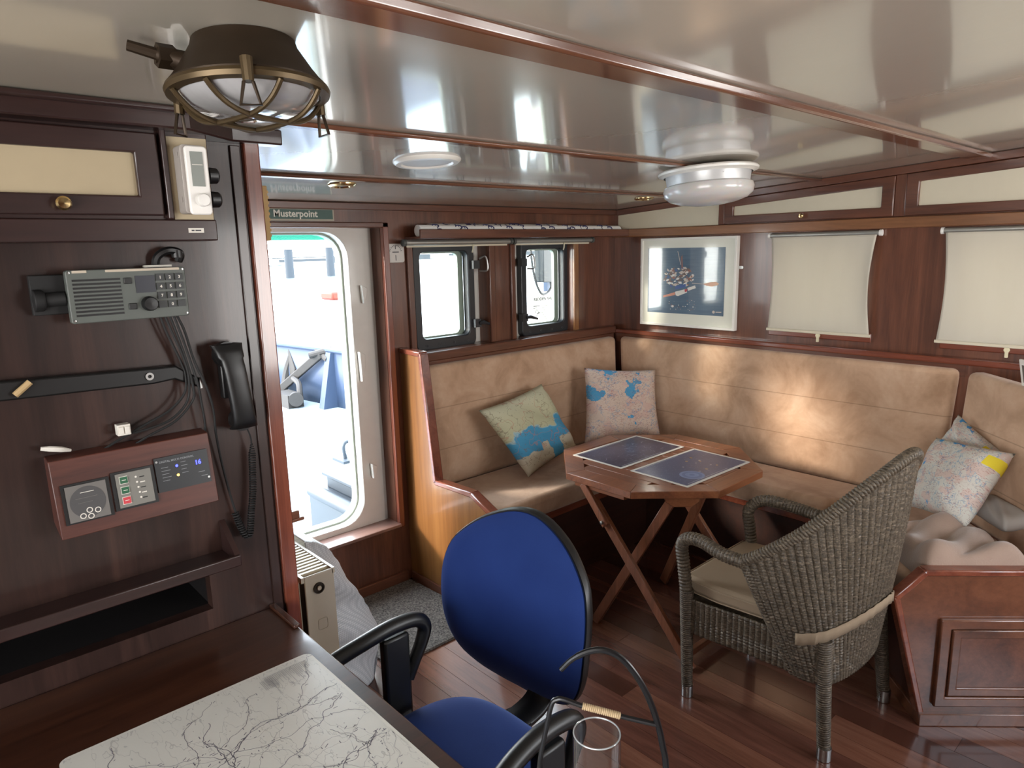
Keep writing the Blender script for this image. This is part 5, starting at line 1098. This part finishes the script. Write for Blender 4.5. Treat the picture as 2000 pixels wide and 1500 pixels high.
mb = MB(); mb.box(1.735, 2.6, 2.996, 3.50, .385, .455); mb.box(1.715, 2.6, 2.996, 3.52, .455, .475); mb.build('lid', LOCK, lo, bevel=.004)
cl = thing('deck_eye', 'small steel lashing eye welded on the foredeck', 'deck eye', (2.56, 4.73, ZD))
mb = MB(); mb.box(2.44, 2.68, 4.62, 4.80, ZD, ZD+.02); mb.build('plate', LOCK, cl); mb = MB(); mb.tube(smoothpath([(2.50, 4.70, ZD+.02), (2.49, 4.70, ZD+.12), (2.53, 4.70, ZD+.15), (2.57, 4.70, ZD+.11), (2.555, 4.70, ZD+.02)], 5), .014, 8); mb.build('eye', LOCK, cl)
# notice board and junction box by the second window
t = thing('notice_board', 'white rescue notice board outside the window nearest the corner', 'notice', (3.55, 3.5, ZD))
mb = MB(); mb.box(3.375, 3.71, 3.50, 3.51, 1.10, 1.385); mb.build('board', plain('notice_white', '#b9b5ab', .6), t)
mb = MB(); R90 = Matrix.Rotation(PI/2, 4, 'X')
mb.text('REDDEN VAN D', .032, Matrix.Translation((3.41, 3.4985, 1.325)) @ R90, 0, .0005, .0008)
mb.box(3.405, 3.47, 3.498, 3.4995, 1.285, 1.292); mb.box(3.405, 3.44, 3.498, 3.4995, 1.272, 1.277)
for k in range(9): mb.box(3.485, 3.56-.01*(k % 3), 3.498, 3.4995, 1.285-k*.016, 1.288-k*.016)
mb.tube(smoothpath([(3.42, 3.498, 1.24), (3.435, 3.498, 1.262), (3.455, 3.498, 1.245), (3.44, 3.498, 1.222), (3.42, 3.498, 1.215)], 4), .0018, 5); mb.box(3.44, 3.47, 3.498, 3.4995, 1.235, 1.242)
mb.build('lettering', plain('notice_ink', '#0d0b09', .7), t)
mb = MB(); mb.box(3.56, 3.60, 3.511, 3.55, ZD, 1.75); mb.build('post', BULW, t)
t = thing('junction_box', 'grey junction box with a looping cable outside the window nearest the corner', 'junction box', (3.54, 3.47, 1.44))
mb = MB(); mb.box(3.43, 3.66, 3.42, 3.51, 1.455, 1.695); mb.build('box', CABM, t, bevel=.008)
mb = MB(); mb.box(3.545, 3.64, 3.416, 3.42, 1.635, 1.655); mb.box(3.555, 3.64, 3.416, 3.42, 1.462, 1.48); mb.build('label_plate', LAB, t)
mb = MB(); mb.tube(smoothpath([(3.385, 3.50, 1.74), (3.385, 3.49, 1.62), (3.40, 3.48, 1.50), (3.43, 3.47, 1.41), (3.47, 3.465, 1.37), (3.53, 3.465, 1.39), (3.57, 3.465, 1.45)], 6), .008, 8); mb.tube([(3.555, 3.465, 1.458), (3.56, 3.465, 1.425)], .016, 10); mb.build('cable', BLACKP, t)
# green net awning over the foredeck
mb = MB()
for k in range(34): x = .8+k*.09; mb.tube([(x, 3.7, 1.808), (x+.12, 5.4, 1.808)], .007, 4)
for k in range(28): y = 3.7+k*.063; mb.tube([(.8, y, 1.808), (3.9, y, 1.808)], .007, 4)
tag(mb.build('hanging_net', NETM), 'green safety net stretched above the foredeck', 'net')
for k, (x, y) in enumerate(((36.1, 78), (41.4, 78))):
    t = thing('mooring_pile', ('dark steel mooring pile seen through the left of the doorway', 'dark steel mooring pile seen through the middle of the doorway')[k], 'pile', (x, y, -1.25), 'mooring piles')
    mb = MB(); mb.tube([(x, y, -1.25), (x, y, 2.35 if k else 2.2)], .5, 14); mb.build('shaft', PILEM, t); mb = MB(); mb.lathe([(0, .1), (.53, .08), (.53, -.1), (0, -.1)], (x, y, 2.35 if k else 2.2), 14); mb.build('cap', BOATW, t)
def boat(x, y, L, h, lab, ang=0):
    t = thing('moored_boat', lab, 'boat', (x, y, -1.25)); M = Matrix.Translation((x, y, -1.25)) @ Matrix.Rotation(ang, 4, 'Z')
    mb = MB(); mb.prism([(-L/2, 0), (L/2-.6, 0), (L/2, h), (-L/2, h*.85)], lambda a, z: M @ Vector((a, -L*.12, z)), lambda a, z: M @ Vector((a, L*.12, z))); mb.build('hull', BOATW, t, bevel=.05)
    mb = MB(); mb.box(-L*.3, L*.2, -L*.08, L*.08, h, h+.9, 0, M); c = mb.build('cabin', BOATW, t, bevel=.04)
    mb = MB(); mb.box(-L*.27, L*.17, -L*.081, -L*.0805, h+.35, h+.7, 0, M); mb.build('cabin_windows', BOATD, c)
    mb = MB(); mb.box(-L*.33, L*.25, -L*.09, L*.09, h+.9, h+.98, 0, M); mb.build('roof', BOATD, c)
boat(44, 90, 16, 1.4, 'white motor boat moored beyond the bow seen through the doorway'); boat(78, 95, 26, 1.5, 'long white barge moored across the water seen through the window nearest the door')
mb = MB(); mb.box(-80, 200, 120, 128, -1.25, .8); struct(mb.build('ground_quay', BOATD))
t = thing('life_raft_cover', 'orange cover on the foredeck rail seen through the doorway', 'cover', (3.31, 6.2, 1.24))
mb = MB(); mb.box(3.22, 3.40, 6.08, 6.32, 1.24, 1.32); mb.build('cover', ORANGE, t, bevel=.02)
mb = MB(); mb.tube([(3.38, 6.2, .68), (3.34, 6.2, 1.25)], .015, 8); mb.build('rail_post', BOATW, t)

# ------------------------------------------------------------------ light
wd = bpy.data.worlds.new('sky'); C.world = wd; wd.use_nodes = True; nt = wd.node_tree; bg = nt.nodes['Background']
tc = nt.nodes.new('ShaderNodeTexCoord'); sp = nt.nodes.new('ShaderNodeSeparateXYZ'); rp = nt.nodes.new('ShaderNodeValToRGB')
nt.links.new(tc.outputs['Generated'], sp.inputs[0]); nt.links.new(sp.outputs[2], rp.inputs[0]); nt.links.new(rp.outputs[0], bg.inputs[0])
e = rp.color_ramp.elements; e[0].position = .0; e[0].color = (1, .98, .95, 1); e[1].position = .5; e[1].color = (.78, .88, 1, 1)
bg.inputs[1].default_value = 7.0
sun = bpy.data.lights.new('sun', 'SUN'); sun.energy = 3.0; sun.angle = math.radians(7); sun.color = (1, .90, .76)
so = bpy.data.objects.new('sun', sun); COL.objects.link(so); so.rotation_euler = Vector((2, -1.37, -.75)).to_track_quat('-Z', 'Y').to_euler()
def portal(x, y, z, sx, sz, d):
    l = bpy.data.lights.new('portal', 'AREA'); l.shape = 'RECTANGLE'; l.size = sx; l.size_y = sz; l.cycles.is_portal = True
    o = bpy.data.objects.new('portal', l); COL.objects.link(o); o.location = (x, y, z); o.rotation_euler = Vector(d).to_track_quat('-Z', 'Y').to_euler()
portal(1.34, 3.06, 1.08, .66, 1.46, (0, -1, 0)); portal(2.2, 3.0, 1.465, .36, .5, (0, -1, 0)); portal(2.945, 3.0, 1.465, .36, .5, (0, -1, 0))
portal(-1.72, -.875, 1.36, 1.15, 1.12, (1, 0, 0)); portal(-1.72, .4, 1.36, 1.1, 1.12, (1, 0, 0))
portal(2.1, -1.7, 1.375, .7, 1.05, (0, 1, 0)); portal(2.95, -1.7, 1.375, .7, 1.05, (0, 1, 0))
portal(XR+.1, 1.5375, 1.485, .40, .41, (-1, 0, 0)); portal(XR+.1, .735, 1.485, .37, .41, (-1, 0, 0)); portal(XR+.1, -.65, 1.48, .7, .55, (-1, 0, 0))

# ------------------------------------------------------------------ camera
yaw, pitch, roll, f = math.radians(42.283), math.radians(-11.206), math.radians(-1.391), 1344.4
s, c = math.sin(yaw), math.cos(yaw); fw = Vector((s*math.cos(pitch), c*math.cos(pitch), math.sin(pitch))); r = Vector((c, -s, 0)); u = r.cross(fw)
r2 = r*math.cos(roll)+u*math.sin(roll); u2 = -r*math.sin(roll)+u*math.cos(roll)
cam = bpy.data.cameras.new('camera'); cam.sensor_width = 36; cam.lens = f/2000*36; cam.clip_start = .02; cam.clip_end = 500
co = bpy.data.objects.new('camera', cam); COL.objects.link(co)
co.matrix_world = Matrix(((r2.x, u2.x, -fw.x, 0), (r2.y, u2.y, -fw.y, 0), (r2.z, u2.z, -fw.z, 1.7), (0, 0, 0, 1)))
C.camera = co
C.view_settings.view_transform = 'Standard'; C.view_settings.look = 'None'; C.view_settings.gamma = 1; C.view_settings.use_curve_mapping = False
C.view_settings.exposure = 1.15
C.cycles.use_denoising = True; C.cycles.max_bounces = 10; C.cycles.diffuse_bounces = 5; C.cycles.glossy_bounces = 5; C.cycles.transparent_max_bounces = 16; C.cycles.sample_clamp_indirect = 6; C.cycles.caustics_reflective = False; C.cycles.caustics_refractive = False
